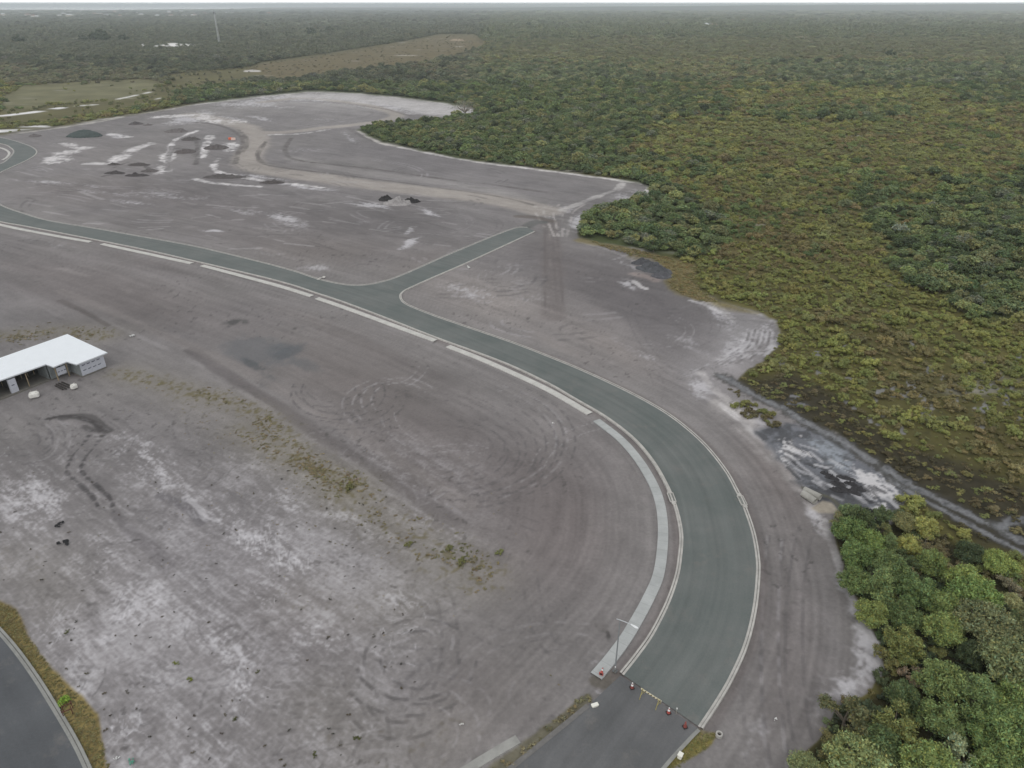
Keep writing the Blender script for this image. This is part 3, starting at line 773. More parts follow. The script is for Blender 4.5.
    col[idx] = col[idx] * (1 - S[idx][:, None]) + c * S[idx][:, None]
    wetg = np.zeros(len(X))
    wetg[idx] = wet * S[idx]
    # twin wheel tracks running through the swamp, wet and pale
    for line, w in [([(722, 376), (738, 384), (759, 397), (784, 408), (806, 422), (837, 438), (858, 451), (880, 465)], 1.2), ([(880, 466), (900, 485), (931.6, 503.5), (979, 529), (1024, 553), (1080, 584)], .85),
                    ([(886, 468), (900, 478), (923.6, 491), (959, 509), (989, 524), (1024, 542), (1080, 572)], 1.1), ([(784, 407), (792, 402), (803, 404)], 1.0), ([(1000, 527), (1015, 520), (1040, 518)], 1.1)]:
        d, _, _ = seg_dist(X, Y, [tuple(p) for p in wspline(line, 5)])
        nrag = fbm(X * 1.1, Y * 1.1, 14, 3)
        m_ = sstep(w * .8, w * .25, d + .7 * w * n_fine + .7 * w * nrag) * .8
        col = mix(col, C(60, 58, 54), sstep(w * 1.5, w * .7, d + w * nrag) * .8)
        col = mix(col, C(122, 123, 126) * (1 + .9 * nrag[:, None] + .4 * n_fine[:, None]), m_)
        wetg = np.maximum(wetg, m_ * .35)
    for q in range(60):   # pools and white sand between the sedges
        uu, vv = rs.uniform(880, 1040), rs.uniform(360, 420)
        if q > 36:
            uu, vv = rs.uniform(780, 1040), rs.uniform(330, 440)
        d2 = ((U - uu) / rs.uniform(2, 5)) ** 2 + ((V - vv) / rs.uniform(1.5, 5)) ** 2
        col = mix(col, C(138, 138, 142), sstep(1.3, .5, d2 + 2.2 * n_fine + 1.2 * perlin(X * 1.2, Y * 1.2, 15)) * .65)

    # ---------- gentle relief, always at or below the level the road is laid on
    road_clear = np.ones(len(X))
    rr = np.full(len(X), 0.0)
    h = -.02 - .16 * (.5 + .5 * np.clip(n_mid, -1, 1)) * sstep(0, 1, S) - .10 * np.clip(n_mid + .5, 0, 1) * (1 - S)
    Z = np.where(Y > 700, -.05, h)
    verts = np.stack([X, Y, Z], 1)
    ii = np.arange(nr * nc).reshape(nr, nc)
    faces = np.stack([ii[:-1, :-1].ravel(), ii[:-1, 1:].ravel(), ii[1:, 1:].ravel(), ii[1:, :-1].ravel()], 1)
    me = np_mesh("ground", verts, faces)
    at = me.attributes.new("albedo", 'FLOAT_COLOR', 'POINT')
    rgba = np.ones((len(X), 4), np.float32)
    rgba[:, :3] = np.clip(col, .008, .9)
    at.data.foreach_set("color", rgba.ravel())
    aw = me.attributes.new("wet", 'FLOAT', 'POINT')
    aw.data.foreach_set("value", np.clip(wetg, 0, 1).astype(np.float32))
    me.polygons.foreach_set("use_smooth", np.ones(len(me.polygons), bool))
    o = link_mesh("ground", me, mat_ground())
    tag(o, "grey sandy cleared ground running into scrub out to the horizon", "ground", kind="structure")
    return o

build_ground()
# ------------------------------------------------------------------ roads, kerbs, footpaths
def road_mat(name, colr, pale, seam):
    m, nt, b = mat_base(name)
    N, L = nt.nodes, nt.links
    geo = N.new("ShaderNodeNewGeometry")
    n1 = N.new("ShaderNodeTexNoise"); n1.inputs["Scale"].default_value = 6.0; n1.inputs["Detail"].default_value = 6; n1.inputs["Roughness"].default_value = .75
    n2 = N.new("ShaderNodeTexNoise"); n2.inputs["Scale"].default_value = .16; n2.inputs["Detail"].default_value = 5; n2.inputs["Roughness"].default_value = .6
    n3 = N.new("ShaderNodeTexNoise"); n3.inputs["Scale"].default_value = 1.0; n3.inputs["Detail"].default_value = 4
    L.new(geo.outputs["Position"], n1.inputs["Vector"]); L.new(geo.outputs["Position"], n2.inputs["Vector"])
    # paver lanes: long faint strips along the road
    at = N.new("ShaderNodeAttribute"); at.attribute_name = "lane"
    mp = N.new("ShaderNodeMapping"); mp.inputs["Scale"].default_value = (1.3, .03, 1)
    L.new(at.outputs["Vector"], mp.inputs["Vector"]); L.new(mp.outputs[0], n3.inputs["Vector"])
    def rng(src, lo, hi):
        r = N.new("ShaderNodeMapRange"); r.inputs["From Min"].default_value = .3; r.inputs["From Max"].default_value = .7
        r.inputs["To Min"].default_value = lo; r.inputs["To Max"].default_value = hi
        L.new(src, r.inputs["Value"]); return r.outputs[0]
    mx = N.new("ShaderNodeMix"); mx.data_type = 'RGBA'
    mx.inputs["A"].default_value = (*colr, 1); mx.inputs["B"].default_value = (*pale, 1)
    L.new(rng(n2.outputs["Fac"], 0, 1), mx.inputs["Factor"])
    m1 = N.new("ShaderNodeMath"); m1.operation = 'MULTIPLY'
    L.new(rng(n1.outputs["Fac"], .9, 1.1), m1.inputs[0]); L.new(rng(n3.outputs["Fac"], 1 - seam, 1 + seam), m1.inputs[1])
    n4 = N.new("ShaderNodeTexNoise"); n4.inputs["Scale"].default_value = .35; n4.inputs["Detail"].default_value = 8; n4.inputs["Roughness"].default_value = .7
    L.new(geo.outputs["Position"], n4.inputs["Vector"])
    du = N.new("ShaderNodeMapRange"); du.inputs["From Min"].default_value = .56; du.inputs["From Max"].default_value = .74; du.inputs["To Max"].default_value = .5
    L.new(n4.outputs["Fac"], du.inputs["Value"])
    dm = N.new("ShaderNodeMix"); dm.data_type = 'RGBA'; dm.inputs["B"].default_value = (*A(124, 119, 114), 1)
    L.new(du.outputs[0], dm.inputs["Factor"]); L.new(mx.outputs["Result"], dm.inputs["A"])
    sc = N.new("ShaderNodeVectorMath"); sc.operation = 'SCALE'
    L.new(dm.outputs["Result"], sc.inputs[0]); L.new(m1.outputs[0], sc.inputs["Scale"])
    L.new(sc.outputs[0], b.inputs["Base Color"])
    b.inputs["Roughness"].default_value = .85
    b.inputs["Specular IOR Level"].default_value = .25
    bp = N.new("ShaderNodeBump"); bp.inputs["Strength"].default_value = .3; bp.inputs["Distance"].default_value = .02
    L.new(n1.outputs["Fac"], bp.inputs["Height"]); L.new(bp.outputs[0], b.inputs["Normal"])
    return m

M_ROAD = road_mat("blue_grey_seal", A(94, 100, 98), A(109, 112, 110), .10)
M_OLD = road_mat("worn_asphalt", A(90, 91, 92), A(106, 106, 107), .10)
M_LANE = road_mat("dark_asphalt", A(80, 82, 85), A(92, 94, 97), .07)
M_CONC = mat_plain("pale_concrete", A(176, 173, 168), .85, .26, .9, detail=7)
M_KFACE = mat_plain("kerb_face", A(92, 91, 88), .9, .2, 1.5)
M_CONC_OLD = mat_plain("weathered_concrete", A(140, 140, 136), .9, .2, .9)

def fill_poly(name, pts, z, mat, lane_pts=None):
    """flat sheet inside a closed outline, cut finely enough to carry the lane coordinate"""
    bm = bmesh.new()
    vs = [bm.verts.new((p[0], p[1], z)) for p in pts]
    bm.edges.ensure_lookup_table()
    es = [bm.edges.new((vs[i], vs[(i + 1) % len(vs)])) for i in range(len(vs))]
    bmesh.ops.triangle_fill(bm, edges=es, use_beauty=True)
    for f in bm.faces:
        if f.normal.z < 0:
            f.normal_flip()
    if lane_pts is not None:
        for _ in range(3):
            bmesh.ops.subdivide_edges(bm, edges=[e for e in bm.edges if e.calc_length() > 3.0], cuts=1)
        bmesh.ops.triangulate(bm, faces=bm.faces[:])
    me = bpy.data.meshes.new(name)
    bm.to_mesh(me); bm.free()
    if lane_pts is not None:
        co = np.empty(len(me.vertices) * 3, np.float32)
        me.vertices.foreach_get("co", co); co = co.reshape(-1, 3)
        d, s, a = seg_dist(co[:, 0].astype(float), co[:, 1].astype(float), [tuple(p) for p in lane_pts])
        v = np.stack([d * s, a, a * 0], 1).astype(np.float32)
        at = me.attributes.new("lane", 'FLOAT_VECTOR', 'POINT')
        at.data.foreach_set("vector", v.ravel())
    return link_mesh(name, me, mat)

def ribbon(name, line, profile, mat, z0=0.0, n=8, mats=None, midx=None, taper=None):
    """profile: list of (offset to the right of the line, height); bands between neighbours"""
    pts = np.asarray(line)
    tg = np.gradient(pts, axis=0)
    tg /= np.linalg.norm(tg, axis=1)[:, None] + 1e-9
    nr = np.stack([tg[:, 1], -tg[:, 0]], 1)
    k = len(profile)
    verts = []
    for p, q in zip(pts, nr):
        for off, z in profile:
            verts.append((p[0] + q[0] * off, p[1] + q[1] * off, z0 + z))
    m = len(pts)
    faces, mi = [], []
    for i in range(m - 1):
        for j in range(k - 1):
            a = i * k + j
            faces.append((a, a + 1, a + k + 1, a + k))
            mi.append(midx[j] if midx else 0)
    me = bpy.data.meshes.new(name)
    me.from_pydata(verts, [], [tuple(f) for f in faces])
    for mm in (mats or [mat]):
        me.materials.append(mm)
    me.polygons.foreach_set("material_index", mi)
    me.update()
    bm = bmesh.new(); bm.from_mesh(me)
    up = sum(f.normal.z for f in bm.faces)
    if up < 0:
        for f in bm.faces:
            f.normal_flip()
    # closed ends
    bm.to_mesh(me); bm.free()
    o = bpy.data.objects.new(name, me)
    COL.objects.link(o)
    return o

k_in = wspline(KERB_IN, 8)
k_out_a = wspline(KERB_OUT_A, 8)
k_out_b = wspline(KERB_OUT_B, 8)
k_in_top = wspline(KERB_IN_TOP, 8)
road_line = wspline([(-70, 190), (-30, 203), (0, 212), (95, 233), (195, 254), (300, 279), (400, 309), (512, 354), (600, 394), (660, 432), (700, 480), (718, 540), (718, 590), (700, 645), (662, 702), (600, 790)], 8)
outline = [tuple(p) for p in k_in_top[::-1]] + [tuple(p) for p in k_in[1:]] + [tuple(p) for p in k_out_b[::-1]] + [tuple(p) for p in k_out_a[::-1]]
tag(fill_poly("road", outline, 0.03, M_ROAD, road_line), "new blue grey sealed road sweeping through the estate with a side street", "road", kind="structure")
old = wpts(OLD_ROAD)
tag(fill_poly("road", old, 0.024, M_OLD, road_line), "older worn asphalt road beyond the barrier line", "road", kind="structure")
lane_k = wspline(LANE_KERB, 8)
lane = [tuple(p) for p in lane_k] + wpts([(0, 960), (-160, 960), (-220, 700), (-160, 600)])
tag(fill_poly("road", lane, 0.03, M_LANE, lane_k), "dark asphalt street at the corner of the cleared land", "road", kind="structure")

# road side is to the right of travel for the outer kerb of the inner bend; sign picks the side
def kerb(line, sgn, label, scale=.58):
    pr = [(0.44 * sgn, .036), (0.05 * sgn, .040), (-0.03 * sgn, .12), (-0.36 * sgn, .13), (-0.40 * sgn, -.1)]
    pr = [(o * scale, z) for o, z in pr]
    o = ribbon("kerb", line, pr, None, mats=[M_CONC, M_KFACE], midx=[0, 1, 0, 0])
    tag(o, label, "kerb", kind="structure")
    return o
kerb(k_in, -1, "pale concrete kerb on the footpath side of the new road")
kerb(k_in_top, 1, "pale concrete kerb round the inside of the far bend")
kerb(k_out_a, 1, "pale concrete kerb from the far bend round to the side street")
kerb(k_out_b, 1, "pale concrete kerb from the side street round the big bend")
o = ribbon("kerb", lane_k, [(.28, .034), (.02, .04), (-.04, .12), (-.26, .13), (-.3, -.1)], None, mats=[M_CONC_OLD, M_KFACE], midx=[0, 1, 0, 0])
tag(o, "grey kerb along the dark corner street with a grass verge", "kerb", kind="structure")
ok = wspline([(699, 730), (690, 739), (664, 768), (640, 800)], 6)
o = ribbon("kerb", ok, [(-.16, .05), (.16, .055), (.2, -.1)], M_CONC_OLD)
tag(o, "narrow edge kerb of the older asphalt beside the grass", "kerb", kind="structure")
ok2 = wspline([(588, 706), (550, 737), (513, 767), (470, 800)], 6)
o = ribbon("kerb", ok2, [(-.2, .045), (.25, .055), (.3, -.1)], mat_plain("dirty_kerb", A(110, 108, 106), .9, .2))
tag(o, "dusty flush kerb of the older asphalt beside the weedy verge", "kerb", kind="structure")

def mat_path(cc, nm):
    m = mat_plain(nm, A(*cc), .85, .15, .6, detail=7)
    nt = m.node_tree; N, L = nt.nodes, nt.links
    b = N["Principled BSDF"]
    src = b.inputs["Base Color"].links[0].from_socket
    at = N.new("ShaderNodeAttribute"); at.attribute_name = "along"
    w = N.new("ShaderNodeMath"); w.operation = 'FRACT'
    dv = N.new("ShaderNodeMath"); dv.operation = 'DIVIDE'; dv.inputs[1].default_value = 1.5
    L.new(at.outputs["Fac"], dv.inputs[0]); L.new(dv.outputs[0], w.inputs[0])
    g = N.new("ShaderNodeMath"); g.operation = 'GREATER_THAN'; g.inputs[1].default_value = .025
    L.new(w.outputs[0], g.inputs[0])
    r = N.new("ShaderNodeMapRange"); r.inputs["To Min"].default_value = .72; r.inputs["To Max"].default_value = 1
    L.new(g.outputs[0], r.inputs["Value"])
    fl = N.new("ShaderNodeMath"); fl.operation = 'FLOOR'; L.new(dv.outputs[0], fl.inputs[0])
    wn_ = N.new("ShaderNodeTexWhiteNoise"); wn_.noise_dimensions = '1D'; L.new(fl.outputs[0], wn_.inputs["W"])
    r2 = N.new("ShaderNodeMapRange"); r2.inputs["To Min"].default_value = .96; r2.inputs["To Max"].default_value = 1.04
    L.new(wn_.outputs["Value"], r2.inputs["Value"])
    mm = N.new("ShaderNodeMath"); mm.operation = 'MULTIPLY'; L.new(r.outputs[0], mm.inputs[0]); L.new(r2.outputs[0], mm.inputs[1])
    sc = N.new("ShaderNodeVectorMath"); sc.operation = 'SCALE'
    L.new(src, sc.inputs[0]); L.new(mm.outputs[0], sc.inputs["Scale"]); L.new(sc.outputs[0], b.inputs["Base Color"])
    return m
M_PATH = mat_path((167, 169, 168), "footpath_concrete")
M_PATH2 = mat_path((188, 186, 181), "fresh_footpath_concrete")
path_labels = ["short curved footpath slab inside the far bend", "farthest straight footpath run beside the road", "footpath run between two driveway gaps, second along the road",
               "footpath run before the junction with the side street", "footpath run opposite the side street", "footpath run leading into the big bend",
               "long curved footpath round the inside of the big bend", "footpath running out of the picture beside the older asphalt"]
for (ln, w), lb in zip(PATHS, path_labels):
    pts = wspline(ln, 8)
    w *= .88
    o = ribbon("footpath", pts, [(-w / 2 - .02, -.1), (-w / 2, .03), (w / 2, .03), (w / 2 + .02, -.1)], M_PATH if ("bend" in lb and "long" in lb) else mat_plain("dusty_path", A(150, 149, 145), .9, .25, .7, detail=7) if "older" in lb else M_PATH2)
    acc = np.concatenate([[0], np.cumsum(np.linalg.norm(np.diff(pts, axis=0), axis=1))])
    at = o.data.attributes.new("along", 'FLOAT', 'POINT')
    at.data.foreach_set("value", np.repeat(acc, 4).astype(np.float32))
    tag(o, lb, "footpath", kind="structure")

# ------------------------------------------------------------------ distant water and low hills
def mat_water(name, col, rough):
    m, nt, b = mat_base(name)
    N, L = nt.nodes, nt.links
    b.inputs["Base Color"].default_value = (*col, 1)
    b.inputs["Roughness"].default_value = rough
    b.inputs["Specular IOR Level"].default_value = .6
    geo = N.new("ShaderNodeNewGeometry")
    no = N.new("ShaderNodeTexNoise"); no.inputs["Scale"].default_value = .05; no.inputs["Detail"].default_value = 3
    L.new(geo.outputs["Position"], no.inputs["Vector"])
    bp = N.new("ShaderNodeBump"); bp.inputs["Strength"].default_value = .02; bp.inputs["Distance"].default_value = .2
    L.new(no.outputs["Fac"], bp.inputs["Height"]); L.new(bp.outputs[0], b.inputs["Normal"])
    return m
shore = [(-700, 10.0), (-60, 9.8), (40, 9.6), (110, 9.9), (170, 9.2), (210, 9.0), (245, 8.4), (268, 7.4)]
wp = [P(u, v, .4) for u, v in shore] + [Vector((-1500, 22000, .4)), Vector((-4000, 31000, .4)), Vector((-30000, 31000, .4)), Vector((-30000, 9000, .4))]
bm = bmesh.new()
f = bm.faces.new([bm.verts.new(p) for p in wp])
bm.normal_update()
if f.normal.z < 0: f.normal_flip()
bmesh.ops.triangulate(bm, faces=[f])
tag(obj("water", bm, mat_water("bay_water", (.45, .48, .50), .1)), "pale bright bay beyond the far woodland", "water", kind="structure")

M_HILL = mat_plain("far_woodland", A(58, 66, 56), .95, .3, .004, detail=8)
def hill_ridge(y0, y1, x0, x1, hfun, n=160):
    verts, faces = [], []
    rows = [(y0, 0.0), (y0 + (y1 - y0) * .35, .7), (y0 + (y1 - y0) * .6, 1.0), (y1, 0.0)]
    for j, (yy, k) in enumerate(rows):
        for i in range(n):
            xx = x0 + (x1 - x0) * i / (n - 1)
            verts.append((xx * (1 + .0 * j), yy, -.3 + k * hfun(xx, j)))
    for j in range(3):
        for i in range(n - 1):
            a = j * n + i
            faces.append((a, a + 1, a + n + 1, a + n))
    me = np_mesh("hills", verts, faces)
    me.polygons.foreach_set("use_smooth", [True] * len(me.polygons))
    return link_mesh("hills", me, M_HILL)
def h1(x, j):
    w = float(fbm(np.array([x * .0008]), np.array([j * .3]), 301, 4)[0])
    ramp = min(max((x + 1200) / 6500.0, 0), 1)
    return max(10 + 48 * ramp + (6 + 7 * ramp) * w, 2) * min(max((x + 3100) / 900.0, 0), 1)
tag(hill_ridge(7600, 11500, -3100, 12000, h1), "low wooded rise along the horizon", "hills", kind="structure")
# ------------------------------------------------------------------ small builders
def box_bm(bm, x0, x1, y0, y1, z0, z1, M=None):
    vs = [Vector((x, y, z)) for z in (z0, z1) for y in (y0, y1) for x in (x0, x1)]
    if M is not None:
        vs = [M @ v for v in vs]
    v = [bm.verts.new(p) for p in vs]
    for f in ((0, 2, 3, 1), (4, 5, 7, 6), (0, 1, 5, 4), (2, 6, 7, 3), (0, 4, 6, 2), (1, 3, 7, 5)):
        bm.faces.new([v[i] for i in f])

def tube_bm(bm, pts, rad, seg=8, cap=True):
    pts = [Vector(p) for p in pts]
    rad = rad if isinstance(rad, (list, tuple)) else [rad] * len(pts)
    rings = []
    for i, p in enumerate(pts):
        t = (pts[min(i + 1, len(pts) - 1)] - pts[max(i - 1, 0)]).normalized()
        a = Vector((0, 0, 1)) if abs(t.z) < .9 else Vector((1, 0, 0))
        e1 = t.cross(a).normalized(); e2 = t.cross(e1).normalized()
        rings.append([bm.verts.new(p + (e1 * math.cos(q) + e2 * math.sin(q)) * rad[i]) for q in [2 * math.pi * k / seg for k in range(seg)]])
    for r0, r1 in zip(rings[:-1], rings[1:]):
        for k in range(seg):
            bm.faces.new([r0[k], r0[(k + 1) % seg], r1[(k + 1) % seg], r1[k]])
    if cap:
        bm.faces.new(rings[0]); bm.faces.new(rings[-1])
    bmesh.ops.recalc_face_normals(bm, faces=bm.faces[:])

def lathe_bm(bm, prof, seg=20, M=None):
    rings = []
    for r, z in prof:
        ring = []
        for k in range(seg):
            q = 2 * math.pi * k / seg
            p = Vector((r * math.cos(q), r * math.sin(q), z))
            ring.append(bm.verts.new(M @ p if M is not None else p))
        rings.append(ring)
    for r0, r1 in zip(rings[:-1], rings[1:]):
        for k in range(seg):
            bm.faces.new([r0[k], r0[(k + 1) % seg], r1[(k + 1) % seg], r1[k]])
    bmesh.ops.recalc_face_normals(bm, faces=bm.faces[:])

# ------------------------------------------------------------------ the half-built house
def build_house():
    EZ = 2.62
    base = P(83.2, 376.5, 0.05)                    # foot of the wrapped gable wall, nearer corner
    A1 = P(106.6, 367.0, 0.05)
    ax = (A1 - base); ax.z = 0; wallw = ax.length; ax.normalize()    # along the front, towards the open land
    by = Vector((-ax.y, ax.x, 0))                  # to the back
    rz = math.atan2(ax.y, ax.x)
    h = empty("house", (base.x, base.y, 0), rz)
    tag(h, "half built house with a white metal roof and foil wrapped walls", "house")
    inv = Matrix.Translation((base.x, base.y, 0)) @ Matrix.Rotation(rz, 4, 'Z')
    inv = inv.inverted()
    def loc(u, v, z):
        return inv @ P(u, v, z)
    M_ROOF = mat_plain("white_roof_sheet", A(226, 230, 234), .45, .03, .7)
    # ribbed sheet: fine seams come from bump along one axis
    nt = M_ROOF.node_tree; N, L = nt.nodes, nt.links
    geo = N.new("ShaderNodeTexCoord")
    wv = N.new("ShaderNodeTexWave"); wv.inputs["Scale"].default_value = 1.6; wv.bands_direction = 'X'
    L.new(geo.outputs["Object"], wv.inputs["Vector"])
    bp = N.new("ShaderNodeBump"); bp.inputs["Strength"].default_value = .25; bp.inputs["Distance"].default_value = .03
    L.new(wv.outputs["Fac"], bp.inputs["Height"]); L.new(bp.outputs[0], N["Principled BSDF"].inputs["Normal"])
    M_TRIM = mat_plain("fascia", A(200, 204, 208), .5, .05)
    M_WRAP = mat_plain("wall_wrap", A(184, 186, 194), .6, .08, 3.0)
    M_MARK = mat_plain("wrap_print", A(92, 96, 108), .7, .1)
    M_GREYW = mat_plain("grey_sheeting", A(128, 132, 132), .8, .25, 1.5)
    M_SLAB = mat_plain("slab_concrete", A(112, 109, 103), .9, .15)
    M_DARK = mat_plain("shaded_frame_interior", A(58, 57, 55), .9, .25)  # interior colour darkened to stand in for shade under the roof
    M_TIMB = mat_plain("pine_frame", A(150, 134, 108), .8, .2)
    # roof outline in house coordinates (x along the front, y to the back)
    c_r = loc(107.5, 353, EZ); c_n1 = loc(76, 365, EZ); c_n2 = loc(66.5, 363, EZ); c_n3 = loc(53.5, 368.3, EZ); c_n4 = loc(46, 366.2, EZ); c_l = loc(0, 382.6, EZ)
    c_top = loc(61, 334.7, EZ + .75)
    print("house", [tuple(round(q, 2) for q in p) for p in (c_r, c_n1, c_n2, c_n3, c_n4, c_l, c_top, loc(0, 354.7, EZ + .75))])
    xr = c_r.x; yf = (c_r.y + c_n1.y) / 2; yb = c_top.y - .9
    x1, y1 = c_n2.x, c_n2.y
    x2, y2 = c_n3.x, c_n3.y
    x3, y3 = c_n4.x, c_n4.y
    xl = c_l.x - 9.0
    yl = c_l.y
    slope = .75 / max(yb - yf, 1)
    out = [(xr, yf), (c_n1.x, yf), (x1, y1), (x2, y2 ), (x3, y3), (c_l.x, yl), (xl, yl + (yl - y3) / (c_l.x - x3) * (xl - c_l.x) * .0), (xl, yb), (xr, yb)]
    bm = bmesh.new()
    def rz_(y): return EZ + slope * (y - yf)
    top = [bm.verts.new((x, y, rz_(y) + .10)) for x, y in out]
    bot = [bm.verts.new((x, y, rz_(y) - .06)) for x, y in out]
    ft = bm.faces.new(top); fb = bm.faces.new(bot[::-1])
    for i in range(len(out)):
        j = (i + 1) % len(out)
        f = bm.faces.new([top[i], bot[i], bot[j], top[j]])
    bmesh.ops.triangulate(bm, faces=[ft, fb])
    bmesh.ops.recalc_face_normals(bm, faces=bm.faces[:])
    roof = obj("roof", bm, M_ROOF, h)
    bm = bmesh.new()
    for (xa, ya), (xb, yb_) in zip(out[:6], out[1:7]):
        d = Vector((xb - xa, yb_ - ya, 0)); n = Vector((d.y, -d.x, 0)).normalized() * .05
        if n.y > 0 and abs(n.y) > abs(n.x): n = -n
        p = [Vector((xa, ya, rz_(ya) + .11)), Vector((xb, yb_, rz_(yb_) + .11))]
        q = [p[0] + n, p[1] + n]
        lo = Vector((0, 0, -.19))
        v = [bm.verts.new(t) for t in (p[0], p[1], q[1], q[0], p[0] + lo, p[1] + lo, q[1] + lo, q[0] + lo)]
        for f in ((0, 1, 2, 3), (4, 7, 6, 5), (0, 4, 5, 1), (3, 2, 6, 7), (0, 3, 7, 4), (1, 5, 6, 2)):
            bm.faces.new([v[i] for i in f])
    bmesh.ops.recalc_face_normals(bm, faces=bm.faces[:])
    obj("gutter", bm, M_TRIM, roof)
    # slab
    bm = bmesh.new()
    box_bm(bm, xl, -.2, min(y3, yl) + .1, yb - .4, -.2, .16)
    box_bm(bm, -.2, wallw + .05, -.03, yb - .4, -.2, .155)
    obj("slab", bm, M_SLAB, h)
    # wrapped wall, front of the end room
    bm = bmesh.new(); box_bm(bm, 0, wallw, 0, .12, .17, EZ - .1)
    w1 = obj("wall", bm, M_WRAP, h)
    w1["label"] = "wall wrapped in pale printed foil"
    bm = bmesh.new()
    for row, zz in enumerate((.95, 1.85)):
        k = 0
        xx = .3
        while xx < wallw - .5:
            box_bm(bm, xx, xx + .42, -.012, -.003, zz, zz + .16)
            box_bm(bm, xx + .46, xx + .54, -.012, -.003, zz + .04, zz + .24)
            xx += .85
    obj("lettering", bm, M_MARK, w1)
    bm = bmesh.new(); box_bm(bm, wallw - .12, wallw, .125, yb - .6, .17, EZ + .1)
    obj("wall", bm, M_WRAP, h)
    bm = bmesh.new(); box_bm(bm, xl + .2, wallw - .13, yb - .6, yb - .48, .17, EZ + .55)
    obj("wall", bm, M_WRAP, h)
    # porch: recessed grey walls with openings
    px0, px1 = x3 + .1, -.01
    py = max(y1, y2, 0) + 1.6
    bm = bmesh.new(); box_bm(bm, px0, px0 + (px1 - px0) * .42, py, py + .12, .17, EZ - .05); box_bm(bm, px0 + (px1 - px0) * .58, px1, py, py + .12, .17, EZ - .05)
    box_bm(bm, px0 + (px1 - px0) * .42, px0 + (px1 - px0) * .58, py, py + .12, 2.2, EZ - .05)
    obj("porch_wall", bm, M_GREYW, h)
    bm = bmesh.new(); box_bm(bm, -.12, -.004, .13, py - .005, .17, EZ - .1)
    obj("porch_wall", bm, M_GREYW, h)
    bm = bmesh.new(); box_bm(bm, px0 + (px1 - px0) * .44, px0 + (px1 - px0) * .56, py + .03, py + .08, .17, 2.15)
    obj("door", bm, M_DARK, h)
    for xx in (x2 + .25, x1 - .1):
        bm = bmesh.new(); box_bm(bm, xx - .06, xx + .06, min(y1, y2) + .2, min(y1, y2) + .32, .17, EZ - .1)
        obj("post", bm, M_TIMB, h)
    bm = bmesh.new(); box_bm(bm, x2 + .45, x1 - .3, min(y1, y2) + .3, min(y1, y2) + .36, .95, 2.3)
    sh = obj("sheeting", bm, M_WRAP, h)
    bm = bmesh.new()
    for k in range(3):
        box_bm(bm, x2 + .6 + .5 * k, x2 + .85 + .5 * k, min(y1, y2) + .28, min(y1, y2) + .297, 1.5, 1.65)
    obj("lettering", bm, M_MARK, sh)
    # open bays with a wrapped pier between them
    bm = bmesh.new(); box_bm(bm, x3 - .05, x3 + .08, y3 + .3, y3 + 3.4, .17, EZ - .1)
    obj("wall", bm, M_GREYW, h)
    pr = loc(15, 392, 0.1)
    bm = bmesh.new(); box_bm(bm, pr.x - .55, pr.x + .55, y3 + .35, y3 + .75, .17, EZ - .1)
    pier = obj("pier", bm, M_WRAP, h)
    bm = bmesh.new(); box_bm(bm, pr.x - .25, pr.x + .2, y3 + .33, y3 + .347, 1.4, 1.55); obj("lettering", bm, M_MARK, pier)
    bm = bmesh.new(); box_bm(bm, xl + .3, x3 - .06, y3 + 4.2, y3 + 4.3, .17, EZ)
    obj("inner_wall", bm, M_DARK, h)
    bm = bmesh.new(); box_bm(bm, xl + .2, xl + .3, y3 + .35, y3 + 4.2, .17, EZ - .05); obj("inner_wall", bm, M_DARK, h)
    bm = bmesh.new(); box_bm(bm, pr.x - .05, pr.x + .05, y3 + .76, y3 + 4.09, .17, EZ); obj("inner_wall", bm, M_DARK, h)
    bm = bmesh.new()
    for k in range(16):
        xx = xl + .6 + k * (x3 - .4 - xl - .6) / 15
        box_bm(bm, xx - .04, xx + .04, y3 + 4.1, y3 + 4.19, .17, EZ)
    box_bm(bm, xl + .3, x3 - .06, y3 + 4.1, y3 + 4.19, 1.3, 1.38)
    obj("wall_frame", bm, M_TIMB, h)
    for k in range(2):
        xx = pr.x + (2.2 if k == 0 else -5.0)
        bm = bmesh.new(); box_bm(bm, xx - .05, xx + .05, y3 + .4, y3 + .5, .17, EZ - .1); obj("post", bm, M_TIMB, h)
    return h
build_house()

def bulk_bag(u, v, r, hgt, label, rz):
    p = P(u, v, 0)
    bm = bmesh.new()
    bmesh.ops.create_icosphere(bm, subdivisions=3, radius=1.0)
    for w in bm.verts:
        c = w.co
        n_ = Vector((math.copysign(abs(c.x) ** .55, c.x), math.copysign(abs(c.y) ** .55, c.y), math.copysign(abs(c.z) ** .6, c.z)))
        k = 1 + .07 * math.sin(5 * c.x + 3 * c.z + rz) + .05 * math.sin(9 * c.y + rz * 2)
        w.co = Vector((n_.x * r * k, n_.y * r * .8 * k, (n_.z * .5 + .48) * hgt * (1 + .06 * math.sin(7 * c.x + rz))))
    o = obj("bulk_bag", bm, mat_plain("woven_bag", A(214, 212, 206), .8, .08, 4.0), None, True)
    o.location = p; o.rotation_euler = (0, 0, rz)
    ms = mat_plain("loop_strap", A(190, 186, 178), .8, .1)
    for sx in (-1, 1):
        for sy in (-1, 1):
            bm = bmesh.new()
            tube_bm(bm, [(sx * r * .7, sy * r * .55, hgt * .93), (sx * r * .62, sy * r * .5, hgt * 1.12), (sx * r * .4, sy * r * .45, hgt * .97)], .03, 5)
            obj("lifting_loop", bm, ms, o)
    tag(o, label, "bag", "bulk bags by the house")
bulk_bag(35, 397, .72, .9, "lumpy white bulk bag on the sand in front of the open bays", .4)
bulk_bag(74.5, 388.5, .5, .8, "squarish white bulk bag beside the timber lengths near the wrapped wall", 1.0)

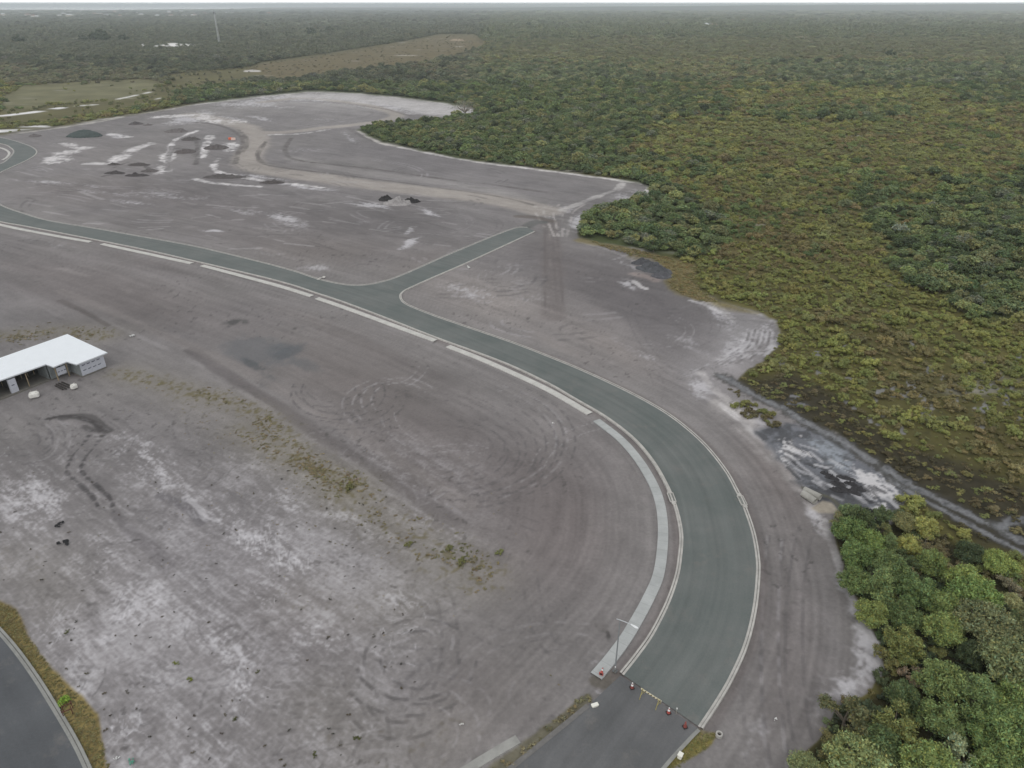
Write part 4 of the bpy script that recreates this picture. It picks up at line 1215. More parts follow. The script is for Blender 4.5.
# timber lengths lying by the porch
for k, (u0, v0, u1, v1) in enumerate([(56, 384, 66.5, 389), (58.5, 383, 69, 387.5), (61.5, 382, 71, 386), (55, 385.5, 63, 389.5)]):
    a, b = P(u0, v0, .08), P(u1, v1, .08)
    bm = bmesh.new()
    L_ = (b - a).length
    box_bm(bm, 0, L_, -.09, .09, -.07, .07)
    for q in range(2):
        box_bm(bm, .1 + q * .2, L_ - .25 + q * .1, -.07 + .09 * q, .0 + .09 * q, .073, .13)
    o = obj("timber_length", bm, mat_plain("weathered_timber", A(70, 66, 64), .9, .3))
    o.location = a; o.rotation_euler = (0, 0, math.atan2(b.y - a.y, b.x - a.x))
    tag(o, "dark length of building timber lying on the sand by the porch", "timber", "timber lengths by the house")

# ------------------------------------------------------------------ street light
def street_light():
    b = P(615, 671, 0)
    # height at which the mast top lies under the line of sight of the arm's root
    hh = 6.6
    for k in range(60):
        if PX(b.x, b.y, hh)[1] > 621.5: hh += .06
        else: break
    tipp = P(634.5, 627.5, hh + .05)
    d = Vector((tipp.x - b.x, tipp.y - b.y, 0))
    L_ = min(d.length, 2.6); rz = math.atan2(d.y, d.x)
    root = empty("street_light", b, rz)
    tag(root, "slim grey street light with a single arm over the footpath end", "street light")
    mp = mat_plain("shaded_galvanised_steel", A(112, 115, 116), .5, .08, 3.0, .3)  # steel colour darkened to imitate shadow on the pole
    bm = bmesh.new(); tube_bm(bm, [(0, 0, 0), (0, 0, .25), (0, 0, .26), (0, 0, hh)], [.11, .11, .075, .045], 10); obj("pole", bm, mp, root, True)
    bm = bmesh.new(); box_bm(bm, -.2, .2, -.2, .2, 0, .04)
    obj("base_plate", bm, mp, root)
    ma = mat_plain("pale_steel", A(185, 188, 190), .5, .05, 3.0)
    bm = bmesh.new(); tube_bm(bm, [(-.35, 0, hh - .12), (0, 0, hh - .02), (.5, 0, hh + .09), (L_ - .38, 0, hh + .16)], [.04, .045, .04, .035], 8); obj("outreach_arm", bm, ma, root, True)
    bm = bmesh.new()
    prof = [(-.4, .04), (-.3, .07), (0, .12), (.25, .11), (.36, .05)]
    rings = []
    for xx, w in prof:
        rings.append([bm.verts.new((L_ + xx, w * math.cos(q), hh + .16 + (.09 if math.sin(q) > 0 else .04) * math.sin(q))) for q in [2 * math.pi * k / 12 for k in range(12)]])
    for r0, r1 in zip(rings[:-1], rings[1:]):
        for k in range(12): bm.faces.new([r0[k], r0[(k + 1) % 12], r1[(k + 1) % 12], r1[k]])
    bm.faces.new(rings[0]); bm.faces.new(rings[-1])
    bmesh.ops.recalc_face_normals(bm, faces=bm.faces[:])
    lh = obj("lamp_head", bm, mat_plain("lamp_housing", A(225, 227, 228), .4, .03), root, True)
    bm = bmesh.new(); box_bm(bm, L_ - .15, L_ + .2, -.07, .07, hh + .10, hh + .122); obj("lens", bm, mat_plain("lamp_lens", A(200, 205, 205), .2, .02), lh)
street_light()

# ------------------------------------------------------------------ cones, barrier board, markers
M_RED = mat_plain("cone_red", A(172, 84, 76), .6, .1, 8.0)
M_REDD = mat_plain("cone_faded_red", A(140, 78, 72), .7, .2, 8.0)
M_WHT = mat_plain("reflective_white", A(222, 222, 220), .5, .05, 8.0)
M_BLK = mat_plain("rubber_and_hole_shade", A(52, 48, 48), .9, .2, 8.0)  # cone rubber; also the black put into holes for their inner shade
def cone(u, v, label, fallen=False, rz=.3, body=M_RED, s=1.0, collar=True):
    r = empty("traffic_cone", P(u, v, .035), rz)
    tag(r, label, "traffic cone", "traffic cones along the road closure")
    bm = bmesh.new(); box_bm(bm, -.21, .21, -.21, .21, 0, .05)
    for q in range(4):
        a = q * math.pi / 2
        box_bm(bm, .17 * math.cos(a) - .04, .17 * math.cos(a) + .04, .17 * math.sin(a) - .04, .17 * math.sin(a) + .04, .051, .07)
    obj("base", bm, M_BLK if not fallen else M_RED, r)
    bm = bmesh.new(); lathe_bm(bm, [(.17, .05), (.165, .09), (.10, .40), (.045, .74), (.03, .75), (.0001, .75)], 18); obj("body", bm, body, r, True)
    if collar:
        bm = bmesh.new(); lathe_bm(bm, [(.1175, .34), (.0835, .54), (.0805, .54)], 18); obj("collar", bm, M_WHT, r, True)
        if s > 1:
            bm = bmesh.new(); lathe_bm(bm, [(.0625, .65), (.049, .735), (.034, .76), (.0001, .76)], 18); obj("top_sleeve", bm, M_WHT, r, True)
    if fallen:
        r.rotation_euler = (math.radians(84), 0, math.radians(160)); r.location.z = .22
        bm = bmesh.new(); lathe_bm(bm, [(.0001, -.004), (.145, -.004)], 18); obj("hollow_shade_disc", bm, M_BLK, r)  # flat black disc stands for the shade inside the cone
    r.scale = (.95, .95, .95)
    return r
cone(632, 688, "dull red cone nearest the end of the footpath kerb", body=M_REDD, s=1.2)
cone(668.5, 713, "red cone with a white top next to the striped barrier board", s=1.2)
cone(685, 727, "red cone with a dark base nearest the outer kerb", body=M_REDD, collar=False)
cone(601, 675.5, "red cone tipped over at the end of the footpath", fallen=True, rz=2.2)

def barrier():
    a, b = P(641, 688.5, .95), P(661.5, 701.5, .95)
    d = b - a; L_ = d.length; rz = math.atan2(d.y, d.x)
    r = empty("barrier_board", (a.x, a.y, .035), rz)
    tag(r, "pale striped barrier board on two trestle legs across the road", "barrier")
    bm = bmesh.new(); box_bm(bm, 0, L_, -.02, .02, .82, 1.0); pl = obj("plank", bm, mat_plain("barrier_cream", A(222, 214, 186), .6, .06), r)
    bm = bmesh.new()
    n = 7
    for k in range(n):
        x0 = L_ * (k + .25) / n; w = L_ / n * .42
        for yy in (-.024, .021):
            v = [bm.verts.new(p) for p in ((x0, yy, .822), (x0 + w, yy, .822), (x0 + w + .08, yy, .998), (x0 + .08, yy, .998), (x0, yy + .003, .822), (x0 + w, yy + .003, .822), (x0 + w + .08, yy + .003, .998), (x0 + .08, yy + .003, .998))]
            for f in ((0, 1, 2, 3), (7, 6, 5, 4), (0, 4, 5, 1), (2, 6, 7, 3), (1, 5, 6, 2), (0, 3, 7, 4)): bm.faces.new([v[i] for i in f])
    obj("marking", bm, mat_plain("barrier_stripe", A(104, 92, 60), .6, .1), pl)
    ml = mat_plain("trestle_yellow", A(170, 158, 96), .6, .1)
    for x in (.18, L_ - .25):
        bm = bmesh.new()
        tube_bm(bm, [(x, -.42, 0), (x, -.03, 1.0), (x, .03, 1.0), (x, .42, 0)], .028, 6)
        tube_bm(bm, [(x, -.28, .4), (x, .28, .4)], .02, 6)
        obj("leg", bm, ml, r)
barrier()

def peg(u, v, label):
    r = empty("marker_peg", P(u, v, 0.03)); tag(r, label, "peg")
    bm = bmesh.new(); tube_bm(bm, [(0, 0, 0), (0, 0, .7)], [.03, .025], 6); obj("stake", bm, mat_plain("peg_timber", A(150, 146, 138), .8, .1), r)
    bm = bmesh.new(); box_bm(bm, -.045, .045, -.045, .045, .72, .84); obj("cap", bm, M_WHT, r)
peg(676, 714.5, "thin pale marker peg standing between two cones")
peg(614.8, 672.9, "short pale marker peg at the foot of the street light")

def wheelie_box(u, v, w, d, h, label, rz, cat="utility box", colr=(228, 226, 216)):
    m = mat_plain("pale_plastic", A(*colr), .5, .05)
    r = empty("utility_box", P(u, v, 0.0), rz); tag(r, label, cat)
    bm = bmesh.new(); box_bm(bm, -w / 2, w / 2, -d / 2, d / 2, 0, h)
    bmesh.ops.bevel(bm, geom=bm.edges[:], offset=.03, segments=2, affect='EDGES'); obj("body", bm, m, r)
    bm = bmesh.new(); box_bm(bm, -w / 2 - .03, w / 2 + .03, -d / 2 - .03, d / 2 + .03, h + .002, h + .06)
    bmesh.ops.bevel(bm, geom=bm.edges[:], offset=.02, segments=2, affect='EDGES'); obj("lid", bm, m, r)
    bm = bmesh.new(); box_bm(bm, -w / 2 + .06, w / 2 - .06, -d / 2 - .012, -d / 2 - .003, h * .15, h * .8); obj("door", bm, mat_plain("box_door", A(*[c - 14 for c in colr]), .5, .05), r)
wheelie_box(594.8, 706, .6, .3, .16, "low white utility box on the edge of the weedy verge", .35)
wheelie_box(680, 757.5, .42, .34, .4, "cream utility box standing on the green grass by the kerb", .9)

def riser(u, v, label):
    r = empty("concrete_riser", P(u, v, 0)); tag(r, label, "riser")
    bm = bmesh.new(); lathe_bm(bm, [(.30, -.05), (.30, .25), (.285, .27), (.18, .27), (.17, .25), (.17, .02)], 28); obj("ring", bm, M_CONC, r, False)
    bm = bmesh.new(); lathe_bm(bm, [(.0001, .06), (.168, .06)], 28); obj("well_shade_disc", bm, M_BLK, r)  # black disc painted in as the shade down the ring
riser(719, 735.5, "white concrete ring around a dark hole beside the grass")

# kerb-side drainage pits
def pit(u, v, ang_pts, label, sgn):
    c0, c1 = P(*ang_pts[0]), P(*ang_pts[1])
    d = (c1 - c0); rz = math.atan2(d.y, d.x)
    r = empty("drain_pit", (P(u, v).x, P(u, v).y, .04), rz); tag(r, label, "drain pit", "drain pits in the kerbs")
    bm = bmesh.new()
    for (x0, x1, y0, y1) in ((-.95, .95, .30, .40), (-.95, .95, -.40, -.30), (-.95, -.82, -.298, .298), (.82, .95, -.298, .298)):
        box_bm(bm, x0, x1, y0, y1, 0, .13)
    obj("surround", bm, M_CONC, r)
    bm = bmesh.new(); box_bm(bm, -.818, .818, -.298, .298, 0, .06); obj("lid", bm, mat_plain("pit_lid", A(118, 120, 116), .8, .25), r)
    for k in range(2):
        bm = bmesh.new(); box_bm(bm, -1.4 + k * 2.36, -.952 + k * 2.36, -.26, .26, 0, .122)
        obj("apron", bm, M_CONC, r)
pit(671.5, 498, [(668, 488), (676, 509)], "concrete drain pit in the kerb beside the curved footpath", 1)
pit(742, 501, [(737, 491), (745.5, 508)], "concrete drain pit in the outer kerb near the swamp", -1)

# pipes at the drain outlet
def pipe(u0, v0, u1, v1, label):
    a, b = P(u0, v0, .35), P(u1, v1, .35)
    d = b - a; L_ = d.length
    r = .42
    bm = bmesh.new()
    lathe_bm(bm, [(r, 0), (r, L_), (r - .06, L_), (r - .06, .15), (r - .07, .02), (r, 0)], 24, Matrix.Rotation(math.pi / 2, 4, 'Y'))
    o = obj("concrete_pipe", bm, mat_plain("pipe_concrete", A(158, 156, 150), .85, .15, 1.5), None, True)
    o.location = a; o.rotation_euler = (0, 0, math.atan2(d.y, d.x))
    tag(o, label, "pipe", "drain pipes at the settling pond")
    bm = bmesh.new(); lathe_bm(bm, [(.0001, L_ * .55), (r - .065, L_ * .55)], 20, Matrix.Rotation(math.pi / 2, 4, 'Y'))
    obj("bore_shade_disc", bm, M_BLK, o)  # black disc across the pipe imitates the shade within
pipe(804, 489.5, 820.5, 497.5, "concrete drain pipe on the swamp side of the pair")
pipe(802.5, 493, 815.5, 501.5, "concrete drain pipe on the road side of the pair")

# ------------------------------------------------------------------ mast, distant houses
def mast():
    b = P(219.6, 44.5)
    hh = 46.0
    r = empty("radio_mast", b); tag(r, "tall thin lattice radio mast rising from the far woodland", "mast")
    ms = mat_plain("mast_steel", A(196, 198, 200), .5, .05, .2)
    bm = bmesh.new()
    w0, w1 = 1.5, .7
    for k in range(3):
        a = k * 2.0944
        tube_bm(bm, [(w0 * math.cos(a), w0 * math.sin(a), 0), (w1 * math.cos(a), w1 * math.sin(a), hh)], .22, 5)
    nb_ = 14
    for i in range(nb_):
        z0, z1 = hh * i / nb_, hh * (i + 1) / nb_
        for k in range(3):
            a, a2 = k * 2.0944, (k + 1) * 2.0944
            q0, q1 = w0 + (w1 - w0) * i / nb_, w0 + (w1 - w0) * (i + 1) / nb_
            tube_bm(bm, [(q0 * math.cos(a), q0 * math.sin(a), z0), (q1 * math.cos(a2), q1 * math.sin(a2), z1)], .1, 4)
    obj("lattice", bm, ms, r)
    mant = mat_plain("antenna", A(90, 94, 98), .6, .05)
    for k in range(3):
        a = k * 2.0944 + .5
        bm = bmesh.new()
        box_bm(bm, -.35, .35, -.2, .2, hh - 4.5, hh - 1.0, Matrix.Rotation(a, 4, 'Z') @ Matrix.Translation((1.3, 0, 0)))
        obj("antenna_panel", bm, mant, r)
    bm = bmesh.new(); tube_bm(bm, [(0, 0, hh), (0, 0, hh + 3)], .12, 5); obj("whip_antenna", bm, mant, r)
mast()

M_HW = [mat_plain("far_wall_white", A(214, 212, 208), .8, .05, .1), mat_plain("far_wall_cream", A(190, 182, 168), .8, .05, .1)]
M_HR = [mat_plain("far_roof_pale", A(206, 208, 210), .6, .05, .1), mat_plain("far_roof_grey", A(128, 128, 130), .7, .05, .1), mat_plain("far_roof_tile", A(150, 112, 96), .8, .05, .1)]
hr = random.Random(3)
far_spots = [(hr.uniform(0, 270), hr.uniform(11.5, 17.5)) for _ in range(26)] + [(34, 17.8), (37, 18.2), (60, 17), (115, 13), (123, 12.6), (158, 12), (28, 16), (70, 17.5), (710, 26.0), (714, 26.6), (706, 26.2), (753, 28), (742, 22)]
for k, (u, v) in enumerate(far_spots):
    p = P(u, v)
    r = empty("distant_house", p, hr.uniform(0, 3.1))
    near_d = p.y
    w, d, hh = hr.uniform(16, 30), hr.uniform(12, 18), hr.uniform(7, 11)
    if v > 20: w, d, hh = 14, 10, 5
    ri = k % 3
    tag(r, ["far pale roofed house poking out of the woodland towards the bay", "far grey roofed house poking out of the woodland towards the bay", "far reddish roofed house poking out of the woodland towards the bay"][ri] if v < 20 else
        ["far pale roofed house alone in the wide heath", "far grey roofed house alone in the wide heath", "far reddish roofed house alone in the wide heath"][ri], "house", "far houses among the trees")
    bm = bmesh.new(); box_bm(bm, -w / 2, w / 2, -d / 2, d / 2, 0, hh); obj("wall", bm, M_HW[k % 2], r)
    bm = bmesh.new()
    vv = [bm.verts.new(q) for q in ((-w / 2 - .8, -d / 2 - .8, hh + .02), (w / 2 + .8, -d / 2 - .8, hh + .02), (w / 2 + .8, d / 2 + .8, hh + .02), (-w / 2 - .8, d / 2 + .8, hh + .02), (-w / 4, 0, hh + 3.5), (w / 4, 0, hh + 3.5))]
    for f in ((0, 1, 5, 4), (1, 2, 5), (2, 3, 4, 5), (3, 0, 4), (3, 2, 1, 0)): bm.faces.new([vv[i] for i in f])
    obj("roof", bm, M_HR[ri], r)

# ------------------------------------------------------------------ heaps of soil, sand and gravel
def heap(name, u, v, w, d, hgt, colr, label, cat="heap", rz=0.0, seed=1, lumps=1.0, group="heaps left on the cleared land"):
    p = P(u, v)
    n = 34
    ii = np.linspace(-1, 1, n)
    gx, gy = np.meshgrid(ii, ii, indexing='ij')
    r = np.sqrt(gx ** 2 + gy ** 2)
    base = np.clip(1 - r, 0, 1) ** .85
    nz = fbm(gx * 2.2 + seed * 7.1, gy * 2.2 + seed * 3.3, 400 + seed, 5, .55)
    z = (.72 if lumps > .5 else 1.0) * hgt * (base ** (1.1 if lumps > .5 else .75) * (1 + 1.5 * lumps * nz) + .25 * lumps * np.maximum(fbm(gx * 5 + seed, gy * 5, 450 + seed, 3), 0) * (r < .85)) - .12 * (r > .97)
    z = np.where(r < .97, np.maximum(z, -.04), -.25)
    X_ = gx * w / 2 * (1 + .18 * nz); Y_ = gy * d / 2 * (1 + .18 * nz)
    me_v = np.stack([X_.ravel(), Y_.ravel(), z.ravel()], 1)
    q = np.arange(n * n).reshape(n, n)
    fc = np.stack([q[:-1, :-1].ravel(), q[1:, :-1].ravel(), q[1:, 1:].ravel(), q[:-1, 1:].ravel()], 1)
    cen = r.ravel()[fc].mean(1)
    me = np_mesh(name, me_v, fc[cen < 1.0])
    me.polygons.foreach_set("use_smooth", [True] * len(me.polygons))
    o = link_mesh(name, me, mat_plain(name + "_soil", A(*colr), .95, .35, 1.2, bump=.8, detail=7))
    o.location = (p.x, p.y, -.03); o.rotation_euler = (0, 0, rz)
    return tag(o, label, cat, group)
GREY, DKG = (104, 99, 98), (88, 84, 83)
heap("gravel_heap", 85, 136, 16, 11, 3.0, (72, 80, 78), "big dark green grey gravel heap at the far end of the site", seed=2, lumps=.25)
heap("soil_heap", 35, 136, 6, 5, 1.3, GREY, "small low soil heap near the far road bend", seed=3)
heap("soil_heap", 136, 124, 8, 6, 1.6, (86, 82, 82), "grey soil heap alone near the far edge of the site", seed=4)
heap("soil_heap", 148, 125, 5, 4, .8, GREY, "low grey soil heap beside the far edge heap", seed=5)
heap("soil_heap", 176, 131.5, 12, 8, 1.9, GREY, "broad soil heap between the white sand cuts and the far edge", seed=6)
heap("soil_heap", 191, 139.5, 9, 6, 1.8, DKG, "dark soil heap beside the head of the white sand cut", seed=7)
heap("soil_heap", 185, 152, 9, 8, 1.7, (92, 86, 85), "soil heap inside the bowl between the two white sand cuts", seed=8)
heap("soil_heap", 216, 148, 11, 9, 2.0, (92, 87, 86), "dark humped soil heap beside the haul road bend", seed=9)
heap("soil_bank", 225, 177, 16, 5, 1.5, DKG, "dark ragged soil bank at the start of the pale windrow", seed=10)
heap("soil_bank", 272, 182.5, 9, 4, 1.1, (80, 75, 74), "dark ragged soil bank further along the pale windrow", seed=11)
heap("soil_heap", 115, 173, 8, 3.5, 1.1, (74, 70, 70), "long dark clod heap left of the white scrape", seed=12)
heap("soil_heap", 139, 165, 9, 4, 1.2, (84, 79, 78), "dark clod heap above its neighbour in the middle of the far site", seed=13)
heap("soil_heap", 137, 175.5, 9, 3, 1.2, (72, 68, 68), "dark clod heap below its neighbour in the middle of the far site", seed=14)
heap("soil_heap", 150, 171, 7, 4, 1.0, (92, 87, 86), "greyish clod heap next to the broad white scrape", seed=15)
heap("soil_heap", 114, 164.5, 5, 3, 1.0, (84, 80, 78), "little dark clod heap nearest the long pale streak", seed=16)
heap("peat_heap", 386, 199.5, 5, 4.5, 1.6, (50, 48, 48), "black peat heap at the start of the rubble row", seed=17)
heap("rubble_heap", 397, 203.5, 9, 6, 2.0, (150, 146, 145), "pale rubble heap between two black peat heaps", seed=18, lumps=1.6)
heap("peat_heap", 411, 201.5, 6, 4, 1.5, (48, 46, 46), "black peat heap at the end of the rubble row", seed=19)
heap("soil_heap", 654, 270, 9, 4.5, 2.0, (84, 85, 88), "dark grey soil heap against the grassy strip by the trees", rz=-.5, seed=20, lumps=1.3)
heap("soil_heap", 643, 263, 6, 3, 1.5, (80, 80, 83), "smaller dark soil heap beside the grassy strip", seed=21)
heap("soil_heap", 662, 276, 5, 3.5, 1.3, (88, 88, 92), "low grey soil heap spilling towards the pale cut", seed=22)
for k, (u, v) in enumerate([(846, 478), (851, 484), (838, 484), (859, 489), (832, 478), (868, 512), (842, 490), (836, 490), (853, 492), (826, 474)]):
    heap("peat_heap", u, v, hr.uniform(1.6, 2.6), hr.uniform(.5, .9), hr.uniform(.35, .6), (66, 65, 67),
         ["ragged black peat clod heap at the head of the white salt", "black peat clod heap touching the lower edge of the salt", "dark peat clod heap nearest the pipes", "dark peat clod heap between the two salt patches", "low dark peat clod heap on the wet silt",
          "dark peat clod heap beside the leafy thicket", "long dark peat ridge in the middle of the silt", "thin dark peat ridge nearer the settling pond", "thin dark peat ridge below the salt", "faint dark peat ridge on the upper silt"][k], rz=-.55 + hr.uniform(-.2, .2), seed=30 + k, lumps=2.2, group="peat clods by the drain")

# orange and white barrier blocks beside the haul road
for k, (u, v) in enumerate([(230.7, 139.6), (233.4, 140.0)]):
    bm = bmesh.new()
    box_bm(bm, -.95, .95, -.35, .35, 0, .35)
    box_bm(bm, -.95, .95, -.2, .2, .35, 1.0)
    bmesh.ops.remove_doubles(bm, verts=bm.verts[:], dist=.0001)
    o = obj("plastic_barrier", bm, mat_plain("barrier_plastic", A(214, 110, 78) if k == 0 else A(222, 196, 184), .6, .05))
    o.location = P(u, v); o.rotation_euler = (0, 0, .3)
    tag(o, ["orange plastic barrier block beside the far haul road bend", "pale plastic barrier block beside the far haul road bend"][k], "barrier block", "barrier blocks by the haul road")

# scraps
def scrap(u, v, s, colr, label, name, cat, seed):
    rr = random.Random(seed)
    bm = bmesh.new()
    for q in range(6):
        M = Matrix.Translation((rr.gauss(0, .3 * s), rr.gauss(0, .3 * s), .08 * s)) @ Euler((rr.uniform(-.5, .5), rr.uniform(-.5, .5), rr.uniform(0, 3))).to_matrix().to_4x4()
        w, d = rr.uniform(.12, .42) * s, rr.uniform(.12, .3) * s
        ring = [M @ Vector((w * math.cos(a) * rr.uniform(.6, 1.2), d * math.sin(a) * rr.uniform(.6, 1.2), rr.uniform(-.05, .1) * s)) for a in [k * math.pi / 4 for k in range(8)]]
        lo = [bm.verts.new(p) for p in ring]; hi = [bm.verts.new(p + Vector((0, 0, .07 * s))) for p in ring]
        bm.faces.new(hi); bm.faces.new(lo[::-1])
        for k in range(8): bm.faces.new([lo[k], lo[(k + 1) % 8], hi[(k + 1) % 8], hi[k]])
    bmesh.ops.recalc_face_normals(bm, faces=bm.faces[:])
    o = obj(name, bm, mat_plain(name + "_surface", A(*colr), .7, .2, 3.0))
    o.location = P(u, v); tag(o, label, cat)
scrap(59, 524.5, .75, (34, 34, 36), "black plastic scrap lying farther up the bleached sand", "plastic_scrap", "scrap", 1)
scrap(63, 543, .85, (34, 34, 36), "larger black plastic scrap lying lower on the bleached sand", "plastic_scrap", "scrap", 2)
scrap(132, 761, .45, (84, 142, 122), "small green plastic scrap near the grass verge", "plastic_scrap", "scrap", 3)
scrap(116, 759, .3, (190, 190, 188), "small white plastic scrap beside the grass verge", "plastic_scrap", "scrap", 4)
scrap(461, 724, .3, (205, 204, 200), "tiny white scrap on the smooth sand by the older road", "plastic_scrap", "scrap", 5)
scrap(468.5, 267.5, .9, (200, 200, 196), "white scrap lying beside the side street kerb", "plastic_scrap", "scrap", 6)
scrap(132, 336, .8, (190, 190, 188), "white scrap on the bare ground beyond the house", "plastic_scrap", "scrap", 7)
scrap(322, 278.5, 1.3, (196, 193, 188), "pale concrete offcut behind the far kerb near the junction", "concrete_offcut", "offcut", 8)
scrap(776, 719, .3, (205, 204, 202), "tiny white scrap on the sand below the leafy thicket", "plastic_scrap", "scrap", 9)
scrap(823, 704, .4, (198, 196, 196), "white scrap on the sand beside the overhanging tree", "plastic_scrap", "scrap", 10)
scrap(553, 423, .3, (215, 214, 212), "tiny white scrap on the brown fill inside the bend", "plastic_scrap", "scrap", 11)

# young street tree in a timber guard
def guard():
    p = P(68.5, 712.5)
    r = empty("tree_guard", p, .5); tag(r, "red brown timber tree guard leaning on the grass verge", "tree guard")
    m = mat_plain("guard_timber", A(96, 62, 54), .8, .2, 6.0)
    for k, (sx, sy) in enumerate(((-.35, -.3), (.35, -.3), (.35, .3), (-.35, .3))):
        bm = bmesh.new(); tube_bm(bm, [(sx, sy, 0), (sx * 1.05, sy * 1.05, .95)], .035, 6); obj("stake", bm, m, r)
    for q in (-.36, .32):
        bm = bmesh.new(); box_bm(bm, -.4, .4, q, q + .04, .6, .68); obj("rail", bm, m, r)
guard()
# ------------------------------------------------------------------ foliage
M_LEAF = mat_leaf("foliage")
M_BARK = mat_plain("bark", A(104, 96, 86), .9, .3, 3.0)
M_DEAD = mat_plain("bare_twigs", A(140, 132, 124), .9, .2, 3.0)

_ico = {}
def ico(sub):
    if sub not in _ico:
        bm = bmesh.new()
        bmesh.ops.create_icosphere(bm, subdivisions=sub, radius=1.0)
        v = np.array([tuple(w.co) for w in bm.verts]); f = np.array([[w.index for w in q.verts] for q in bm.faces])
        bm.free()
        _ico[sub] = (v, f)
    return _ico[sub]

def foliage_mesh(name, lobes, n_leaf, leaf, seed, core=.78, sub=2, spread=.62, hue=.19, droop=.0):
    """clumps of small leaf faces round a ragged inner mass; 'leaf' is each face's own shade of the plant's colour"""
    r = np.random.default_rng(seed)
    V, F, S = [], [], []
    nv = 0
    cv, cf = ico(sub)
    for (cx, cy, cz, rr, sq) in lobes:
        nz = fbm(cv[:, 0] * 1.7 + cx * 3 + seed, cv[:, 1] * 1.7 + cz * 2 + cv[:, 2], 500 + seed, 3)
        p = cv * (core * rr * (1 + .45 * nz))[:, None]
        p[:, 2] *= sq
        V.append(p + np.array([cx, cy, cz])); F.append(np.column_stack([cf + nv, cf[:, 2] + nv]))
        nv += len(cv)
        S.append(np.repeat(np.array([[.72, .74, .70]]), len(cv), 0) * (1 + .3 * nz)[:, None])  # inner mass coloured darker, as shade between the leaves
    area = np.array([l[3] ** 2 for l in lobes]); area = area / area.sum()
    for (cx, cy, cz, rr, sq), a in zip(lobes, area):
        n = max(int(n_leaf * a), 6)
        d = r.normal(size=(n, 3)); d[:, 2] = d[:, 2] * .8 + .25
        d /= np.linalg.norm(d, axis=1)[:, None]
        # gather leaves into sprays
        nc = max(n // 9, 3)
        cd = d[:nc]
        pick = r.integers(0, nc, n)
        d = cd[pick] + .30 * r.normal(size=(n, 3)); d /= np.linalg.norm(d, axis=1)[:, None]
        rad = rr * (1 + spread * (r.random(n) ** 1.6 - .45) + .25 * (r.random(nc)[pick] - .5) * 2)
        c = d * rad[:, None]; c[:, 2] *= sq
        c += np.array([cx, cy, cz])
        nrm = d + .75 * r.normal(size=(n, 3)); nrm[:, 2] += .25; nrm /= np.linalg.norm(nrm, axis=1)[:, None]
        t1 = np.cross(nrm, np.cross(d + np.array([0, 0, .5]), nrm) + .5 * r.normal(size=(n, 3))); t1 = d + np.array([0, 0, .45]) + .55 * r.normal(size=(n, 3)); t1 -= nrm * (t1 * nrm).sum(1)[:, None]; t1 /= np.linalg.norm(t1, axis=1)[:, None] + 1e-9
        t2 = np.cross(nrm, t1)
        L_ = leaf * rr ** .3 * (.6 + .8 * r.random(n)); W_ = L_ * (.30 + .22 * r.random(n))
        q = np.stack([c - t1 * L_[:, None], c - t2 * W_[:, None] + nrm * (.12 * L_)[:, None], c + t1 * L_[:, None], c + t2 * W_[:, None] + nrm * (.12 * L_)[:, None]], 1)
        V.append(q.reshape(-1, 3)); F.append(np.arange(n * 4).reshape(-1, 4) + nv); nv += n * 4
        tone = 1 + hue * r.normal(size=n) + hue * 1.1 * r.normal(size=nc)[pick]
        warm = hue * .6 * r.normal(size=n)
        sh = np.stack([tone * (1 + warm), tone, tone * (1 - warm)], 1)
        S.append(np.repeat(np.clip(sh, .45, 1.8), 4, 0))
    V = np.concatenate(V); F = np.concatenate(F); S = np.concatenate(S)
    tri = F[:, 2] == F[:, 3]
    me = bpy.data.meshes.new(name)
    me.from_pydata(V.tolist(), [], [tuple(f[:3]) if t else tuple(f) for f, t in zip(F.tolist(), tri)])
    at = me.attributes.new("leaf", 'FLOAT_COLOR', 'POINT')
    rgba = np.ones((len(V), 4), np.float32); rgba[:, :3] = S
    at.data.foreach_set("color", rgba.ravel())
    me.materials.append(M_LEAF)
    me.update()
    return me

def crown_lobes(seed, kind):
    r = np.random.default_rng(seed)
    out = []
    if kind == "round":                      # broad leafy tree of many separate heads, unit radius
        for k in range(30):
            a = r.uniform(0, 6.28); h = r.uniform(-.35, 1); rr = math.sqrt(max(1 - h * h, 0)) * r.uniform(.62, .9)
            out.append((rr * math.cos(a), rr * math.sin(a), .85 + h * r.uniform(.55, .85), r.uniform(.15, .29), r.uniform(.75, 1.0)))
        out.append((0, 0, .85, .52, .9))
    elif kind == "tall":
        for k in range(26):
            t = k / 25
            a = r.uniform(0, 6.28); d = (1 - .8 * t) * r.uniform(.25, .72)
            out.append((d * math.cos(a), d * math.sin(a), .5 + 1.9 * t, r.uniform(.18, .30) * (1.15 - .5 * t), 1.0))
    elif kind == "open":                     # clumps held apart on limbs
        for k in range(17):
            a = r.uniform(0, 6.28); d = r.uniform(.2, .88)
            out.append((d * math.cos(a), d * math.sin(a), r.uniform(.8, 1.6) - .3 * d, r.uniform(.16, .26), .75))
    elif kind == "dome":                     # wide smooth olive canopy of many small heads
        for k in range(38):
            a = r.uniform(0, 6.28); d = math.sqrt(r.random()) * .88
            out.append((d * math.cos(a), d * math.sin(a), 1.25 - .62 * d * d + r.normal() * .06, r.uniform(.17, .27), .8))
        out.append((0, 0, .75, .5, .8))
    elif kind == "shrub":
        for k in range(11):
            a = r.uniform(0, 6.28); d = math.sqrt(r.random()) * .72
            out.append((d * math.cos(a), d * math.sin(a), r.uniform(.3, .85) * (1.05 - .5 * d), r.uniform(.22, .36), .9))
    elif kind == "tuft":
        for k in range(5):
            a = r.uniform(0, 6.28); d = r.uniform(.1, .7)
            out.append((d * math.cos(a), d * math.sin(a), r.uniform(.16, .34), r.uniform(.26, .42), .7))
    return out

